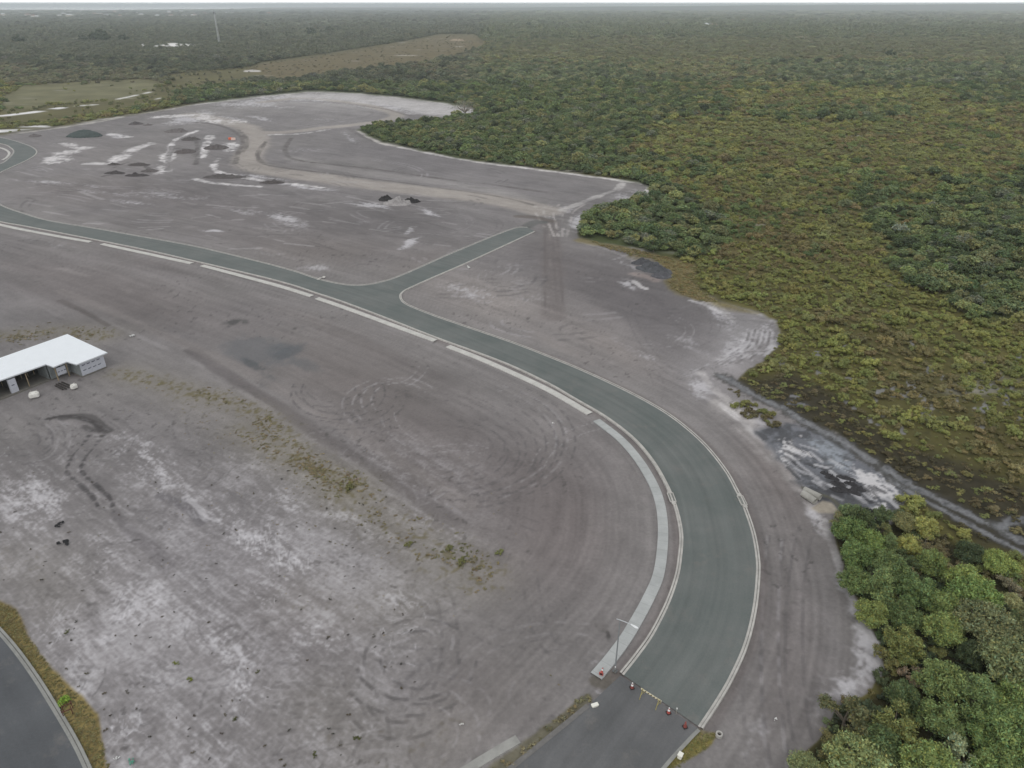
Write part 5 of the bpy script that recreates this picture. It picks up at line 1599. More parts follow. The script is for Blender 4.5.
def trunk_mesh(name, lobes, seed, r0=.07):
    r = random.Random(seed)
    bm = bmesh.new()
    top = max(l[2] for l in lobes) * .8
    tube_bm(bm, [(0, 0, -.08), (.02, 0, .3 * top), (.05 * r.uniform(-1, 1), .04, .65 * top), (.0, .02, top)], [r0, r0 * .8, r0 * .5, r0 * .2], 8)
    for l in lobes[::2]:
        z0 = r.uniform(.22, .5) * top
        tube_bm(bm, [(.02, 0, z0), (l[0] * .5, l[1] * .5, z0 + (l[2] - z0) * .6), (l[0] * .92, l[1] * .92, l[2] + l[3] * .2)], [r0 * .45, r0 * .3, r0 * .1], 6)
    me = bpy.data.meshes.new(name)
    bm.to_mesh(me); bm.free()
    me.materials.append(M_BARK)
    return me

NEAR_KINDS = [("round", 1), ("round", 2), ("round", 3), ("tall", 4), ("open", 5), ("open", 6), ("dome", 7), ("dome", 8), ("tall", 9), ("round", 10)]
near_crown, near_trunk = [], []
for kd, sdd in NEAR_KINDS:
    lb = crown_lobes(sdd, kd)
    near_crown.append(foliage_mesh("crown", lb, {"open": 2200, "dome": 8000, "open": 3200}.get(kd, 8500), {"dome": .068, "open": .085}.get(kd, .08), sdd, core=.50 if kd not in ("open", "dome") else .46))
    near_trunk.append(trunk_mesh("trunk", lb, sdd))
mid_crown, mid_trunk = [], []
for sdd, kd in [(21, "round"), (22, "round"), (23, "round"), (24, "dome"), (25, "dome")]:
    lb = crown_lobes(sdd, kd)
    mid_crown.append(foliage_mesh("crown", lb, 1200, .16, sdd, sub=1, core=.55))
    mid_trunk.append(trunk_mesh("trunk", lb, sdd, .06))
shrub_me = [foliage_mesh("heath_shrub", crown_lobes(s_, "shrub"), 620, .10, s_, sub=1, hue=.17) for s_ in (31, 32, 33, 34)]
tuft_me = [foliage_mesh("sedge_tuft", crown_lobes(s_, "tuft"), 200, .17, s_, core=.45, sub=1, hue=.2) for s_ in (41, 42, 43)]
far_me = [foliage_mesh("far_crown", crown_lobes(s_, k_), 260, .2, s_, sub=1) for s_, k_ in ((51, "round"), (52, "dome"), (53, "round"), (54, "tall"))]

# colours of whole plants (sky lights them; inner shade and far haze are partly painted in)
KV = 2.15
def G(r, g, b): return np.array(A(r, g, b, KV))
GREENS = [G(76, 88, 48), G(66, 80, 46), G(84, 98, 52), G(62, 76, 44), G(78, 90, 56)]
OLIVE = [G(96, 98, 54), G(90, 94, 54), G(102, 104, 60), G(88, 90, 56)]
YELLOW = [G(102, 104, 47), G(98, 101, 47), G(92, 97, 47), G(89, 92, 45), G(102, 99, 49)]
BROWN = [G(95, 86, 55), G(88, 81, 52), G(100, 90, 58), G(84, 77, 50)]
DARKG = [G(54, 64, 40), G(50, 60, 40), G(60, 70, 44)]
GREYG = [G(84, 90, 70), G(90, 94, 78), G(80, 86, 68)]
def calm(c, k):
    c = np.asarray(c, float); l = float(c @ np.array([.3, .6, .1]))
    return c * (1 - k) + l * k * np.array([1.05, 1.0, .92])
def jit(c, r, s=.12):
    c = calm(c, .2)
    return np.clip(np.asarray(c) * (1 + s * r.normal()) * (1 + .025 * r.normal(size=3)), .01, .4)

rv = np.random.default_rng(77)

def tree(crown, trunk, p, s, sz, rz, tint, label, group, name="tree"):
    t = empty(name, (p[0], p[1], -.08), rz)
    tag(t, label, "tree", group)
    for nm, me in (("trunk", trunk), ("crown", crown)):
        o = bpy.data.objects.new(nm, me)
        COL.objects.link(o); o.parent = t; o.scale = (s, s, sz)
        if nm == "crown":
            o["tint"] = [float(q) for q in tint]
    return t

occupied = []
n_tree = 0
# the leafy thicket at the near corner of the bush, tree by tree: u, v of the crown's middle, radius in metres, kind, colour, label
near = [
 (988, 622, 3.0, 6, G(84, 92, 58), "broad olive domed tree below the orange topped one"), (1014, 662, 3.2, 7, G(84, 93, 57), "large olive domed tree against the picture edge in the thicket"),
 (860, 762, 2.7, 6, G(94, 99, 60), "pale olive domed tree at the lowest corner of the thicket"), (806, 766, 1.5, 7, G(92, 96, 58), "small pale olive bush tree beside the pale domed one"),
 (848, 712, 2.3, 4, G(72, 78, 46), "sparse dark tree leaning over the sand with gaps in its crown"), (897, 722, 2.3, 5, G(82, 90, 40), "open crowned green tree next to the sparse dark tree"),
 (974, 596, 2.5, 0, G(84, 104, 46), "bright green full tree above the olive domed tree"), (944, 628, 2.0, 1, G(90, 106, 52), "light green tree to the front of the olive domed tree"),
 (903, 644, 2.0, 2, G(82, 92, 40), "rounded green tree standing back from the sand edge"), (974, 702, 2.2, 3, G(78, 98, 50), "tall pointed light green tree in the middle of the thicket"),
 (941, 678, 2.2, 0, G(80, 96, 46), "mid green tree left of the pointed one"), (928, 764, 2.2, 1, G(88, 104, 48), "bright tree at the bottom edge beside the pale domed one"),
 (968, 758, 2.0, 4, G(102, 112, 84), "silvery green open tree at the bottom edge"), (1006, 735, 2.6, 2, G(76, 96, 46), "vivid green tree at the bottom corner"),
 (903, 696, 1.6, 9, G(60, 76, 40), "dark green low tree behind the open crowned pair"), (914, 675, 1.3, 5, G(92, 84, 66), "brownish half bare tree between green ones"),
 (1013, 602, 1.2, 0, G(134, 118, 68), "orange topped small tree near the picture edge"), (850, 530, 2.0, 2, G(68, 88, 40), "first green tree of the thicket by the settling pond"),
 (869, 541, 1.8, 1, G(82, 98, 44), "lighter green tree second from the settling pond"), (858, 555, 1.9, 0, G(74, 94, 46), "bluish green tree third from the settling pond"),
 (909, 546, 1.4, 2, G(106, 114, 44), "small bright yellow green tree below the yellow bush"), (927, 526, 1.5, 0, G(132, 122, 46), "yellow flowering bush tree facing the swamp"),
 (905, 520, 1.6, 6, G(98, 94, 54), "brownish olive bush tree beside the yellow one"), (967, 580, 2.0, 9, G(94, 112, 50), "bright green rounded tree under the swamp tracks"),
 (1000, 560, 1.9, 6, G(98, 112, 48), "single bright dome beside the swamp tracks"), (890, 566, 2.0, 1, G(76, 96, 48), "leafy green tree in the upper thicket"),
 (880, 588, 2.0, 3, G(78, 98, 50), "narrow light tree in the upper thicket"), (856, 580, 1.8, 0, G(70, 88, 42), "green tree overhanging the upper sand edge"),
 (918, 590, 2.0, 2, G(72, 90, 46), "deep green tree in the middle of the upper thicket"), (944, 606, 1.8, 9, G(82, 100, 46), "green tree below the bright rounded one"),
 (905, 615, 1.8, 0, G(66, 84, 42), "darker green tree near the brown gap"), (872, 612, 1.6, 1, G(84, 96, 44), "green tree set back from the pale sand lip"),
 (932, 562, 1.7, 9, G(80, 96, 46), "green tree next to the small yellow green one"), (1012, 586, 1.4, 5, G(98, 96, 72), "greyish open tree above the orange topped one"),
 (890, 655, 1.4, 4, G(88, 88, 46), "olive low tree by the pale sand lip"), (1018, 700, 2.2, 1, G(86, 102, 48), "green tree under the large olive dome"),
 (880, 745, 1.9, 9, G(58, 74, 40), "dark green tree behind the pale domed one"), (940, 720, 2.0, 2, G(74, 92, 44), "full green tree in front of the pointed one"),
 (1000, 770, 2.2, 0, G(80, 98, 44), "green tree cut by the bottom edge"), (832, 745, 1.3, 5, G(84, 84, 46), "scrubby olive tree at the sand's lower edge"),
]
for (u, v, rad, kd, tint, lb) in near:
    hz = rad * .9
    p = P(u, v, hz)
    s = rad * .98
    tree(near_crown[kd], near_trunk[kd], p, s, s * .95, rv.uniform(0, 6.28), jit(np.asarray(tint) * 1.02 * (np.array([1.08, 1.0, 1.0]) if kd < 6 or kd > 7 else np.array([.97, 1.03, .96])), rv, .05), lb, "trees of the leafy thicket")
    occupied.append((p.x, p.y, rad)); n_tree += 1

def scatter(uv_poly, spacing, seed, jitter=.8):
    """points spread through a patch of ground"""
    r = np.random.default_rng(seed)
    w = np.array(wpts(uv_poly))
    x0, y0 = w.min(0); x1, y1 = w.max(0)
    gx, gy = np.meshgrid(np.arange(x0, x1, spacing), np.arange(y0, y1, spacing))
    X = gx.ravel() + spacing * jitter * (r.random(gx.size) - .5); Y = gy.ravel() + spacing * jitter * (r.random(gx.size) - .5)
    U, V = PX(X, Y)
    m = in_poly(U, V, uv_poly)
    return X[m], Y[m], U[m], V[m]

# fill between the named trees
X, Y, U, V = scatter(THICKET, 2.55, 5)
fill_lab = {"g": "leafy green tree filling the thicket", "d": "dark green tree filling the thicket", "o": "olive tree filling the thicket", "b": "brown half bare tree in the thicket"}
lbb = crown_lobes(63, "open")
bare_crown = foliage_mesh("crown", lbb, 700, .07, 63, core=.15, spread=.7, sub=1)
bare_trunk = trunk_mesh("trunk", lbb, 63, .06); bare_trunk.materials.clear(); bare_trunk.materials.append(M_DEAD)
fill_pts = []
for x, y, u, v in zip(X, Y, U, V):
    if any((x - a) ** 2 + (y - b) ** 2 < (.62 * r_ + .75) ** 2 for a, b, r_ in occupied):
        continue
    edge = 930 < u < 1120 and v < 600 and v < 560 + (u - 930) * .55
    if edge and rv.random() < .7:
        continue
    fill_pts.append((x, y, u, v))
for (x, y, u, v) in fill_pts:
    if not (-20 < u < 1044 and v < 800):
        continue
    q = rv.random()
    k, cc = ("g", GREENS[rv.integers(5)]) if q < .52 else ("d", DARKG[rv.integers(3)]) if q < .78 else ("o", OLIVE[rv.integers(4)]) if q < .92 else ("b", BROWN[rv.integers(4)])
    s = rv.uniform(.9, 1.6)
    deep = "near the sand" if u < 880 else "deep inside it" if v > 640 else "in its upper part"
    kd = int(rv.choice([0, 1, 2, 9, 3, 5, 4]))
    bare_one = k == 'b'
    tree(bare_crown if bare_one else near_crown[kd], bare_trunk if bare_one else near_trunk[kd], (x, y), s, s * rv.uniform(.7, 1.35), rv.uniform(0, 6.28), jit(cc, rv, .1), fill_lab[k] + ", " + deep, "trees filling the leafy thicket")
    n_tree += 1
print("thicket trees", n_tree)

# the cleared tree on its own at the far edge, bare and pale
lb = crown_lobes(61, "dome")
bare = foliage_mesh("crown", lb, 500, .07, 61, core=.12, spread=.7, sub=1)
pb = P(465, 116, 0)
tb = tree(bare, trunk_mesh("trunk", lb, 61, .06), pb, 8.0, 6.0, .4, G(96, 96, 84), "grey see through tree alone at the far corner of the cleared land", None)
for ch in tb.children:
    if ch.name.startswith("trunk"):
        m2 = ch.data.copy(); m2.materials.clear(); m2.materials.append(M_DEAD); ch.data = m2

# ------------------------------------------------------------------ scatter of the bush
pts_all = []   # x, y, kind (0 shrub 1 mid tree 2 tuft 3 far crown), variant, sx, sz, rot, tint
site_np = site_px
def add_band(y0, y1, spacing, seed, kind_far=False):
    r = np.random.default_rng(seed)
    lim = lambda yy: (yy * CP + CAM_H * SP) * (760 if y0 < 400 else 660) / FPX
    xm = lim(y1)
    gx, gy = np.meshgrid(np.arange(-xm, xm, spacing), np.arange(y0, y1, spacing))
    X = gx.ravel() + spacing * .9 * (r.random(gx.size) - .5); Y = gy.ravel() + spacing * .9 * (r.random(gx.size) - .5)
    m = np.abs(X) < lim(Y)
    X, Y = X[m], Y[m]
    U, V = PX(X, Y)
    sdist = poly_sd(U, V, site_np)
    keep = sdist < -.8
    for poly in (PALE_FIELD,):
        keep &= ~in_poly(U, V, poly) | (r.random(len(X)) < .02)
    of = in_poly(U, V, OLIVE_FIELD)
    keep &= ~of | (r.random(len(X)) < .10)
    keep &= ~in_poly(U, V, THICKET)
    keep &= ~in_poly(U, V, STRIP)
    keep &= ~((((U - 168) / 30) ** 2 + ((V - 46.5) / 4.2) ** 2 < 1) & (r.random(len(X)) < .88))
    for line, w in [([(720, 376), (738, 384), (759, 397), (784, 408), (806, 422), (837, 438), (858, 451), (880, 466), (900, 485), (931.6, 503.5), (979, 529), (1024, 553), (1080, 584)], 1.1),
                    ([(886, 468), (900, 478), (923.6, 491), (959, 509), (989, 524), (1024, 542), (1080, 572)], 1.1)]:
        d, _, _ = seg_dist(X, Y, wpts(line))
        keep &= d > w
    for line in ([(-60, 124), (0, 116), (30, 112.5), (60, 108)], [(-60, 137), (0, 129.5), (33, 126.5)], [(118, 99), (132, 96), (150, 92)]):
        d, _, _ = seg_dist(X, Y, wpts([(q, w_ + 1.2) for q, w_ in line]))
        keep &= d > 7
    keep &= (V > 10.2) | (U > 268)
    # left of and below the site's own edge there is only open land
    X, Y, U, V = X[keep], Y[keep], U[keep], V[keep]
    return X, Y, U, V, r

def classify(X, Y, U, V, r, spacing):
    ww = wood_weight(U, V)
    big = fbm(X * .012, Y * .012, 201, 4)
    mid = fbm(X * .05, Y * .05, 202, 3)
    w = 1.15 * ww + .42 * big + .6 * mid + .3 * fbm(X * .13, Y * .13, 203, 2)
    fine = fbm(X * .16, Y * .16, 204, 3)
    th = in_poly(U, V, TAN_HEATH)
    sw = in_poly(U, V, SWAMP)
    of = in_poly(U, V, OLIVE_FIELD)
    out = []
    for i in range(len(X)):
        q = r.random()
        wi = w[i]
        if sw[i]:
            if q < .12:
                continue
            tint = jit(BROWN[r.integers(4)] * (.5 if r.random() < .7 else .8), r, .15) if r.random() < .72 else jit(YELLOW[r.integers(5)] * .8, r, .12)
            out.append((X[i], Y[i], 2 if r.random() < .8 else 0, r.integers(3), r.uniform(.5, 1.0) * spacing * .8, r.uniform(.4, .7), tint, U[i], V[i]))
            continue
        if th[i]:
            if q < .93: continue
            tint = jit(BROWN[r.integers(4)] * .95, r) if r.random() < .7 else jit(OLIVE[r.integers(4)] * .8, r)
            out.append((X[i], Y[i], 0, r.integers(4), r.uniform(.6, 1.1) * spacing * .42, r.uniform(.4, .6), tint, U[i], V[i]))
            continue
        if of[i]:
            out.append((X[i], Y[i], 0, r.integers(4), r.uniform(.6, 1.2) * spacing * .5, r.uniform(.8, 1.6), jit(OLIVE[r.integers(4)] * .8, r), U[i], V[i]))
            continue
        if wi > .42 + .22 * (q - .5):
            if spacing < 2.2 and r.random() < .55 * (1 - (spacing / 2.4) ** 2) * 1.6: continue
            pal = GREENS if q < .60 else DARKG if q < .68 else OLIVE if q < .93 else GREYG
            dens = .55
            out.append((X[i], Y[i], 1, r.integers(5), min(r.lognormal(0, .33), 2.1) * min(max(spacing, 2.4), 99) * dens, r.uniform(.62, .95), jit(pal[r.integers(len(pal))], r, .12), U[i], V[i]))
        else:
            mixv = mid[i] + .5 * big[i] + .13 * r.normal()
            if fine[i] < -.22 and r.random() < .35: continue
            rightlow = V[i] > 270
            if rightlow:
                pal = YELLOW if mixv > -.10 else OLIVE if mixv > -.22 else BROWN
            else:
                pal = OLIVE if mixv > .12 else YELLOW if mixv > -.12 else BROWN if mixv > -.34 else GREENS
            out.append((X[i], Y[i], 0, r.integers(4), min(r.lognormal(-.16, .46), 2.4) * spacing * .58, r.uniform(.7, 1.1) * (1 if spacing < 2 else .85 if spacing < 4 else .6), jit(pal[r.integers(len(pal))] * np.array([1.03, 1.03, .86]) * (.94 if V[i] > 200 else .97), r, .13), U[i], V[i]))
    return out

bands = [(8, 170, 1.3), (170, 260, 1.7), (260, 400, 2.3), (400, 600, 3.2), (600, 900, 3.7), (900, 1400, 5.2), (1400, 2200, 8.5), (2200, 4200, 16), (4200, 7400, 36)]
veg = []
for k, (y0, y1, sp) in enumerate(bands):
    X, Y, U, V, r = add_band(y0, y1, sp, 900 + k)
    rec = classify(X, Y, U, V, r, sp)
    if k >= 5:
        rec = [(x, y, 3, int(vv) % 4, s * (1.1 if kk == 1 else .95), (.48 if kk == 1 else .26) * (1 if k < 7 else .55 if k < 8 else .32), t, u, v) for (x, y, kk, vv, s, sz, t, u, v) in rec]
    if y0 >= 900:
        mean_ = G(86, 90, 56)
        rec = [(*q[:6], np.asarray(q[6]) * .62 + mean_ * .38, *q[7:]) for q in rec]
    if y0 >= 600:  # distant tints greyed in the colour itself, adding to the haze
        rec = [(*q[:6], calm(q[6], .22 if q[7] > 480 else .42) * ((1.14 if q[2] == 1 else 1.0) if q[7] > 480 - .5 * (q[8] - 40) else .84), *q[7:]) for q in rec]
    veg += rec
    print("band", y0, len(rec))
# a few taller dark clumps that stand over the far woodland
for (u, v, s) in [(101, 41, 14), (96, 42, 11), (106, 42.5, 10), (125, 42, 9), (84, 42, 8), (311, 37, 12), (330, 33, 10), (529, 27, 9), (890, 57, 6), (20, 44, 10)]:
    p = P(u, v)
    veg.append((p.x, p.y, 3, 0, s, .8, DARKG[1] * .9, u, v))
# shrubs on the little island in the silt and along the sand lip
isl = [(734, 405), (745, 402), (760, 408), (775, 416), (783, 423), (776, 427), (760, 424), (745, 417), (736, 411)]
X, Y, U, V = scatter(isl, 1.2, 61)
for x, y, u, v in zip(X, Y, U, V):
    veg.append((x, y, 0, rv.integers(4), rv.uniform(.6, 1.1), rv.uniform(.7, 1), jit(YELLOW[rv.integers(5)] * .75 if rv.random() < .6 else BROWN[1] * .7, rv), u, v))
X, Y, U, V = scatter([(724, 386), (738, 390), (752, 402), (742, 404), (728, 396)], 1.3, 62)
for x, y, u, v in zip(X, Y, U, V):
    if rv.random() < .5: veg.append((x, y, 2, rv.integers(3), rv.uniform(.4, .7), .8, jit(BROWN[1] * .7, rv), u, v))
# undergrowth beneath the thicket
X, Y, U, V = scatter(THICKET, 1.5, 63)
under = []
for (x, y, u, v) in fill_pts:
    if not (-20 < u < 1044 and v < 800):
        under.append((x, y, 1, rv.integers(5), rv.uniform(1.1, 1.9), rv.uniform(.7, 1.1), jit(GREENS[rv.integers(5)] if rv.random() < .7 else OLIVE[rv.integers(4)], rv, .12), u, v))
for x, y, u, v in zip(X, Y, U, V):
    edge = 930 < u and v < 600 and v < 565 + (u - 930) * .55
    pal = (BROWN if rv.random() < .6 else YELLOW) if edge else (DARKG if rv.random() < .5 else YELLOW if rv.random() < .5 else GREENS)
    under.append((x, y, 0, rv.integers(4), rv.uniform(.6, 1.2), rv.uniform(.6, 1.0), jit(pal[rv.integers(len(pal))] * (.8 if edge else .9), rv, .16), u, v))

def in_view(u, v):
    return 0 <= u <= 1024 and 0 <= v <= 768
def cname(t):
    r_, g_, b_ = t
    if g_ > r_ * 1.10: return "green"
    if r_ > g_ * 1.18: return "brown"
    if r_ > g_ * .98: return "yellowish"
    return "olive"

# nearest heath shrubs: each one a thing of its own
sh = [e for e in veg if e[2] in (0, 2) and in_view(e[7], e[8])]
sh.sort(key=lambda e: e[1] * CP + CAM_H * SP - e[4] * 14)
ind_sh = sh[:290]
ids = set(id(e) for e in ind_sh)
tr = [e for e in veg if e[2] == 1 and in_view(e[7], e[8])]
tr.sort(key=lambda e: e[1] * CP + CAM_H * SP - e[4] * 8)
ind_tr = tr[:max(0, 292 - n_tree)]
ids |= set(id(e) for e in ind_tr)
for (x, y, kk, vv, s, sz, t, u, v) in ind_sh:
    me = shrub_me[vv] if kk == 0 else tuft_me[vv % 3]
    o = bpy.data.objects.new("heath_shrub" if kk == 0 else "sedge_tuft", me)
    COL.objects.link(o)
    o.location = (x, y, -.1); o.scale = (s, s, s * sz); o.rotation_euler = (0, 0, rv.uniform(0, 6.28))
    o["tint"] = [float(q) for q in t]
    zone = "on the small island in the silt" if (724 < u < 790 and v > 384 and v < 430 and u < 735 + (v - 384) * 1.3) else \
           "between the swamp tracks and the thicket" if v > 470 + (u - 880) * .55 and u > 870 else "along the far side of the swamp tracks" if v > 415 + (u - 800) * .45 else "in the dark sedge swamp" if v > 375 else "in the heath above the swamp"
    tag(o, "%s %s %s" % (("small " if s < .8 else "wide " if s > 1.2 else "") + cname(t), "shrub" if kk == 0 else "sedge tuft", zone), "shrub" if kk == 0 else "sedge", "heath shrubs by the swamp" if kk == 0 else "sedge tufts by the swamp")
for (x, y, kk, vv, s, sz, t, u, v) in ind_tr:
    zone = "at the bush edge behind the grassy strip" if v > 190 and u < 740 and u > 560 else "in the bush inside the site's elbow" if v < 190 and u < 660 else "among the heath beyond the swamp"
    tree(mid_crown[vv], mid_trunk[vv], (x, y), s, s * sz, rv.uniform(0, 6.28), t, "%s %s tree %s" % ("small" if s < 1.4 else "large", cname(t), zone), "trees of the bush edge")
rest = [e for e in veg if id(e) not in ids]

# everything beyond: one mass of bush, one sheet of undergrowth
def mass(name, recs, sources, label, cat):
    src = bpy.data.collections.new(name + "_forms")
    for i, me in enumerate(sources):
        so = bpy.data.objects.new("plant_form_%s" % "abcdefghijklmnopqrstuvwxyz"[i], me)
        src.objects.link(so)
    n = len(recs)
    co = np.array([(e[0], e[1], -.1) for e in recs], np.float32)
    me = bpy.data.meshes.new(name)
    me.vertices.add(n); me.vertices.foreach_set("co", co.ravel())
    def attr(nm, ty, key, arr):
        a = me.attributes.new(nm, ty, 'POINT'); a.data.foreach_set(key, np.ascontiguousarray(arr).ravel())
    attr("tint", 'FLOAT_COLOR', "color", np.array([(*e[6], 1.0) for e in recs], np.float32))
    attr("size", 'FLOAT_VECTOR', "vector", np.array([(e[4], e[4], e[4] * e[5]) for e in recs], np.float32))
    r3 = np.random.default_rng(len(recs))
    attr("turn", 'FLOAT_VECTOR', "vector", np.stack([r3.normal(0, .06, n), r3.normal(0, .06, n), r3.uniform(0, 6.28, n)], 1).astype(np.float32))
    attr("form", 'INT', "value", np.array([e[3] for e in recs], np.int32))
    o = bpy.data.objects.new(name, me); COL.objects.link(o)
    ng = bpy.data.node_groups.new(name, 'GeometryNodeTree')
    ng.interface.new_socket("Geometry", in_out='INPUT', socket_type='NodeSocketGeometry')
    ng.interface.new_socket("Geometry", in_out='OUTPUT', socket_type='NodeSocketGeometry')
    N, L = ng.nodes, ng.links
    gi, go = N.new('NodeGroupInput'), N.new('NodeGroupOutput')
    ci = N.new('GeometryNodeCollectionInfo')
    ci.inputs["Collection"].default_value = src
    ci.inputs["Separate Children"].default_value = True
    ci.inputs["Reset Children"].default_value = True
    ip = N.new('GeometryNodeInstanceOnPoints')
    ip.inputs["Pick Instance"].default_value = True
    def named(nm, ty):
        q = N.new('GeometryNodeInputNamedAttribute'); q.data_type = ty; q.inputs["Name"].default_value = nm; return q.outputs["Attribute"]
    L.new(gi.outputs[0], ip.inputs["Points"]); L.new(ci.outputs[0], ip.inputs["Instance"])
    L.new(named("form", 'INT'), ip.inputs["Instance Index"])
    L.new(named("turn", 'FLOAT_VECTOR'), ip.inputs["Rotation"])
    L.new(named("size", 'FLOAT_VECTOR'), ip.inputs["Scale"])
    L.new(ip.outputs[0], go.inputs[0])
    md = o.modifiers.new("spread", 'NODES'); md.node_group = ng
    tag(o, label, cat, kind="stuff")
    print(name, n)
    return o

sources = shrub_me + mid_crown + tuft_me + far_me
base_i = {0: 0, 1: 4, 2: 9, 3: 12}
def rec_i(e): return (e[0], e[1], e[2], base_i[e[2]] + int(e[3]) % {0: 4, 1: 5, 2: 3, 3: 4}[e[2]], e[4], e[5], e[6])
mass("bushland", [rec_i(e) for e in rest], sources, "mixed green and olive bush spreading from the cleared land to the horizon", "bush")
mass("undergrowth", [rec_i(e) for e in under], sources, "low scrub growing under and between the thicket trees", "undergrowth")

# ------------------------------------------------------------------ weeds on the sand
weed_recs = []
def weed_line(line, w, n, seed, pal, smin, smax):
    r = np.random.default_rng(seed)
    pts = wspline(line, 10)
    for _ in range(n):
        p = pts[r.integers(len(pts))] + r.normal(size=2) * w * np.array([1.0, .8])
        k = fbm(np.array([p[0] * .18]), np.array([p[1] * .18]), 71, 2)[0]
        if k + .25 * r.normal() < 0.02: continue
        weed_recs.append((p[0], p[1], 2, 9 + int(r.integers(3)), r.uniform(smin, smax), r.uniform(.25, .5), jit(pal[r.integers(len(pal))], r, .15)))
WEED = [G(96, 88, 58), G(90, 82, 54), G(102, 90, 62), G(92, 78, 54), G(88, 83, 52)]
weed_line([(130, 374), (180, 388), (215, 396), (256, 412), (264, 422), (278, 432), (300, 452), (330, 478), (352, 488)], 1.2, 420, 1, WEED, .16, .42)
weed_line([(240, 430), (275, 452), (305, 466), (325, 474), (350, 486)], 1.2, 420, 11, WEED, .16, .40)
weed_line([(350, 490), (400, 530), (450, 560), (475, 572)], 1.9, 420, 2, WEED, .14, .36)
weed_line([(0, 338), (50, 332), (105, 335)], 2.2, 320, 3, WEED, .2, .45)
weed_line([(190, 410), (250, 445), (340, 505)], 3.0, 200, 4, WEED, .08, .22)
weed_line([(180, 410), (300, 500), (420, 600)], 9.0, 500, 5, WEED, .06, .16)
weed_line([(450, 548), (466, 560)], 1.0, 120, 6, [G(82, 82, 42), G(74, 74, 40)], .14, .32)
weed_line([(330, 470), (352, 486)], 1.0, 160, 8, [G(94, 88, 42), G(80, 76, 38)], .14, .34)
mass("ground_cover", weed_recs, sources, "dry olive weeds sprinkled in bands across the bare sand", "weeds")
grass_recs = []
r = np.random.default_rng(99)
for poly, sp, pal in [([(-22, 592), (0, 602), (16, 610), (32, 641), (50, 669), (72, 691), (93, 712), (102, 745), (110, 769), (118, 800), (112, 800), (92, 769), (79, 742), (61, 712), (41, 680), (21, 652), (3, 630)], .3, [G(98, 91, 52), G(92, 84, 50), G(88, 84, 46)]),
                      ([(700, 732), (717, 734), (710, 745), (700, 752), (676, 768), (655, 790), (648, 790), (667, 768), (692, 740)], .26, [G(94, 90, 46), G(100, 92, 48), G(84, 84, 42)]),
                      ([(588, 694), (594, 698), (570, 716), (548, 734), (520, 756), (490, 780), (484, 776), (524, 746), (560, 716)], .75, [G(86, 82, 58), G(94, 86, 60)]),
                      ([(584, 239), (609, 244.5), (638, 250), (669, 258), (697, 267), (693, 279), (700, 291), (720, 302), (712, 303), (690, 296), (677, 292), (667, 281), (671, 272), (655, 259), (630, 255), (610, 249)], .9, [G(104, 90, 52), G(96, 86, 50), G(92, 88, 48)])]:
    X, Y, U, V = scatter(poly, sp, 64)
    for x, y in zip(X, Y):
        grass_recs.append((x, y, 2, 9 + int(r.integers(3)), sp * r.uniform(.5, .95), r.uniform(.3, .7), jit(pal[r.integers(len(pal))], r, .12)))
mass("grass", grass_recs, sources, "tufted olive grass on the verges and the strip beside the bush", "grass")

# single weeds standing apart on the open sand
def weed(u, v, s, tint, label):
    o = bpy.data.objects.new("weed_tuft", tuft_me[rv.integers(3)])
    COL.objects.link(o); p = P(u, v)
    o.location = (p.x, p.y, -.04); o.scale = (s, s, s * rv.uniform(.6, 1.1)); o.rotation_euler = (0, 0, rv.uniform(0, 6))
    o["tint"] = [float(q) for q in tint]
    tag(o, label, "weed", "single weeds on the open sand")
DW = [G(58, 54, 46), G(66, 60, 44), G(52, 50, 44)]
for _ in range(180):
    u, v = rv.uniform(0, 420), rv.uniform(470, 768)
    if u < 120 and v > 590 + max(0, (u - 10)) * 1.6: continue
    if fbm(np.array([u * .02]), np.array([v * .02]), 66, 2)[0] < -.25: continue
    zone = "near the asphalt street's verge" if u < 130 and v > 600 else "on the bleached sand below the house" if v < 580 and u < 200 else "on the scraped sand towards the older road" if u > 300 else "on the bleached sand in the near corner"
    weed(u, v, rv.uniform(.10, .24), jit(DW[rv.integers(3)], rv, .1), "tiny dark weed tuft " + zone)
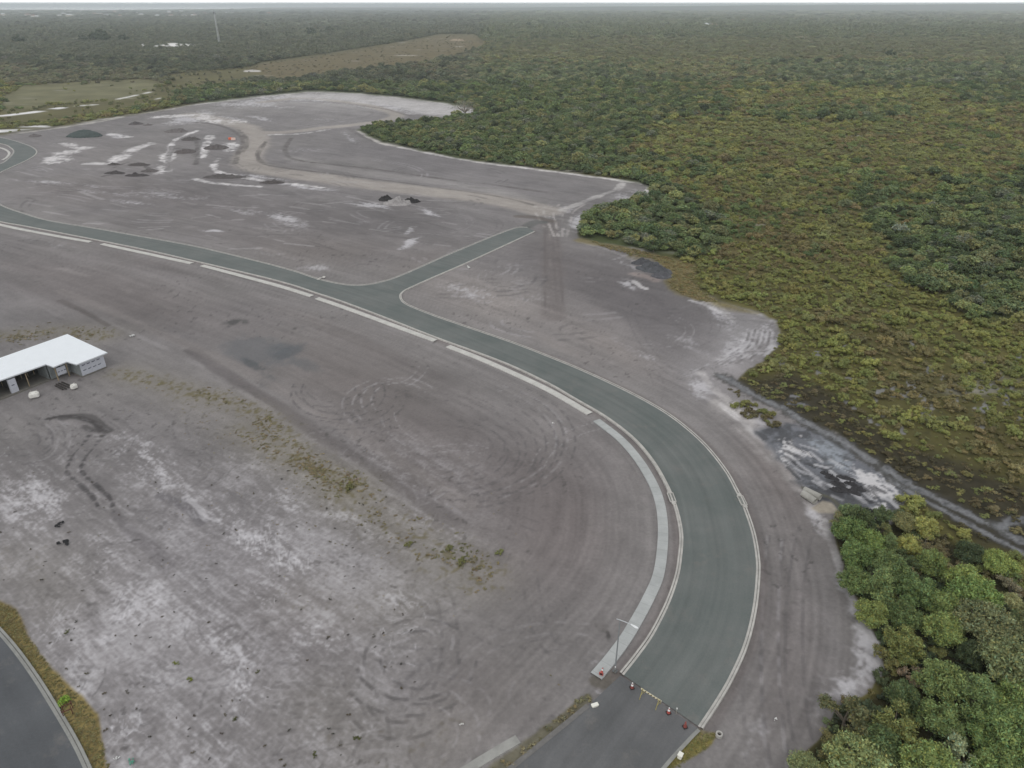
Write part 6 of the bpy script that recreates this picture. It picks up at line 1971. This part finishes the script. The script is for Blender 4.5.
for (u, v, s, lb) in [(67.5, 632, .38, "largest dark weed tuft on the bleached sand by the verge"), (357, 738, .42, "round dark green weed apart on the scraped sand"), (314, 755, .36, "dark weed tuft low on the scraped sand near the round one"), (190.5, 679, .40, "olive weed tuft standing out among dark specks"),
                      (235, 720, .34, "dark weed tuft on the lower sand beside the curved rut"), (258, 672, .28, "dark weed speck at the end of the pale scuffs"), (176, 664, .36, "brown weed tuft left of the olive one")]:
    weed(u, v, s, G(60, 62, 36) if "olive" not in lb else G(84, 88, 40), lb)
for (u, v, s, lb) in [(499, 552, .62, "bright olive bush alone on the graded sand"), (449, 548, .7, "green bush at the middle of the weedy patch"), (462, 562, .7, "second green bush lower in the weedy patch"), (408, 544, .6, "olive bush where the weed band narrows"), (350, 488, .8, "yellow olive bush at the end of the weed band")]:
    o = bpy.data.objects.new("heath_shrub", shrub_me[rv.integers(4)]); COL.objects.link(o)
    p = P(u, v); o.location = (p.x, p.y, -.1); o.scale = (s, s, s * .8); o["tint"] = [float(q) for q in jit(G(78, 79, 42), rv, .08)]
    tag(o, lb, "shrub", "bushes on the cleared land")
o = bpy.data.objects.new("young_tree", foliage_mesh("young_tree", crown_lobes(71, "round"), 700, .13, 71, sub=1)); COL.objects.link(o)
p = P(65.5, 703); o.location = (p.x, p.y, -.1); o.scale = (.55, .55, .5); o["tint"] = [float(q) for q in G(98, 120, 48)]
tag(o, "vivid green young street tree beside the timber guard", "tree")

# ------------------------------------------------------------------ the damp air
bm = bmesh.new()
box_bm(bm, -33000, 33000, -3500, 33500, -1.6, 71)
hz = obj("haze", bm, None)
mh = bpy.data.materials.new("damp_air"); mh.use_nodes = True
nt = mh.node_tree
nt.nodes.remove(nt.nodes["Principled BSDF"])
pv = nt.nodes.new("ShaderNodeVolumePrincipled")
pv.inputs["Color"].default_value = (.89, .95, 1.0, 1)
pv.inputs["Density"].default_value = 0.00015
pv.inputs["Anisotropy"].default_value = 0.35
nt.links.new(pv.outputs[0], nt.nodes["Material Output"].inputs["Volume"])
hz.data.materials.append(mh)
tag(hz, "thin pale haze over the whole landscape", "haze", kind="stuff")
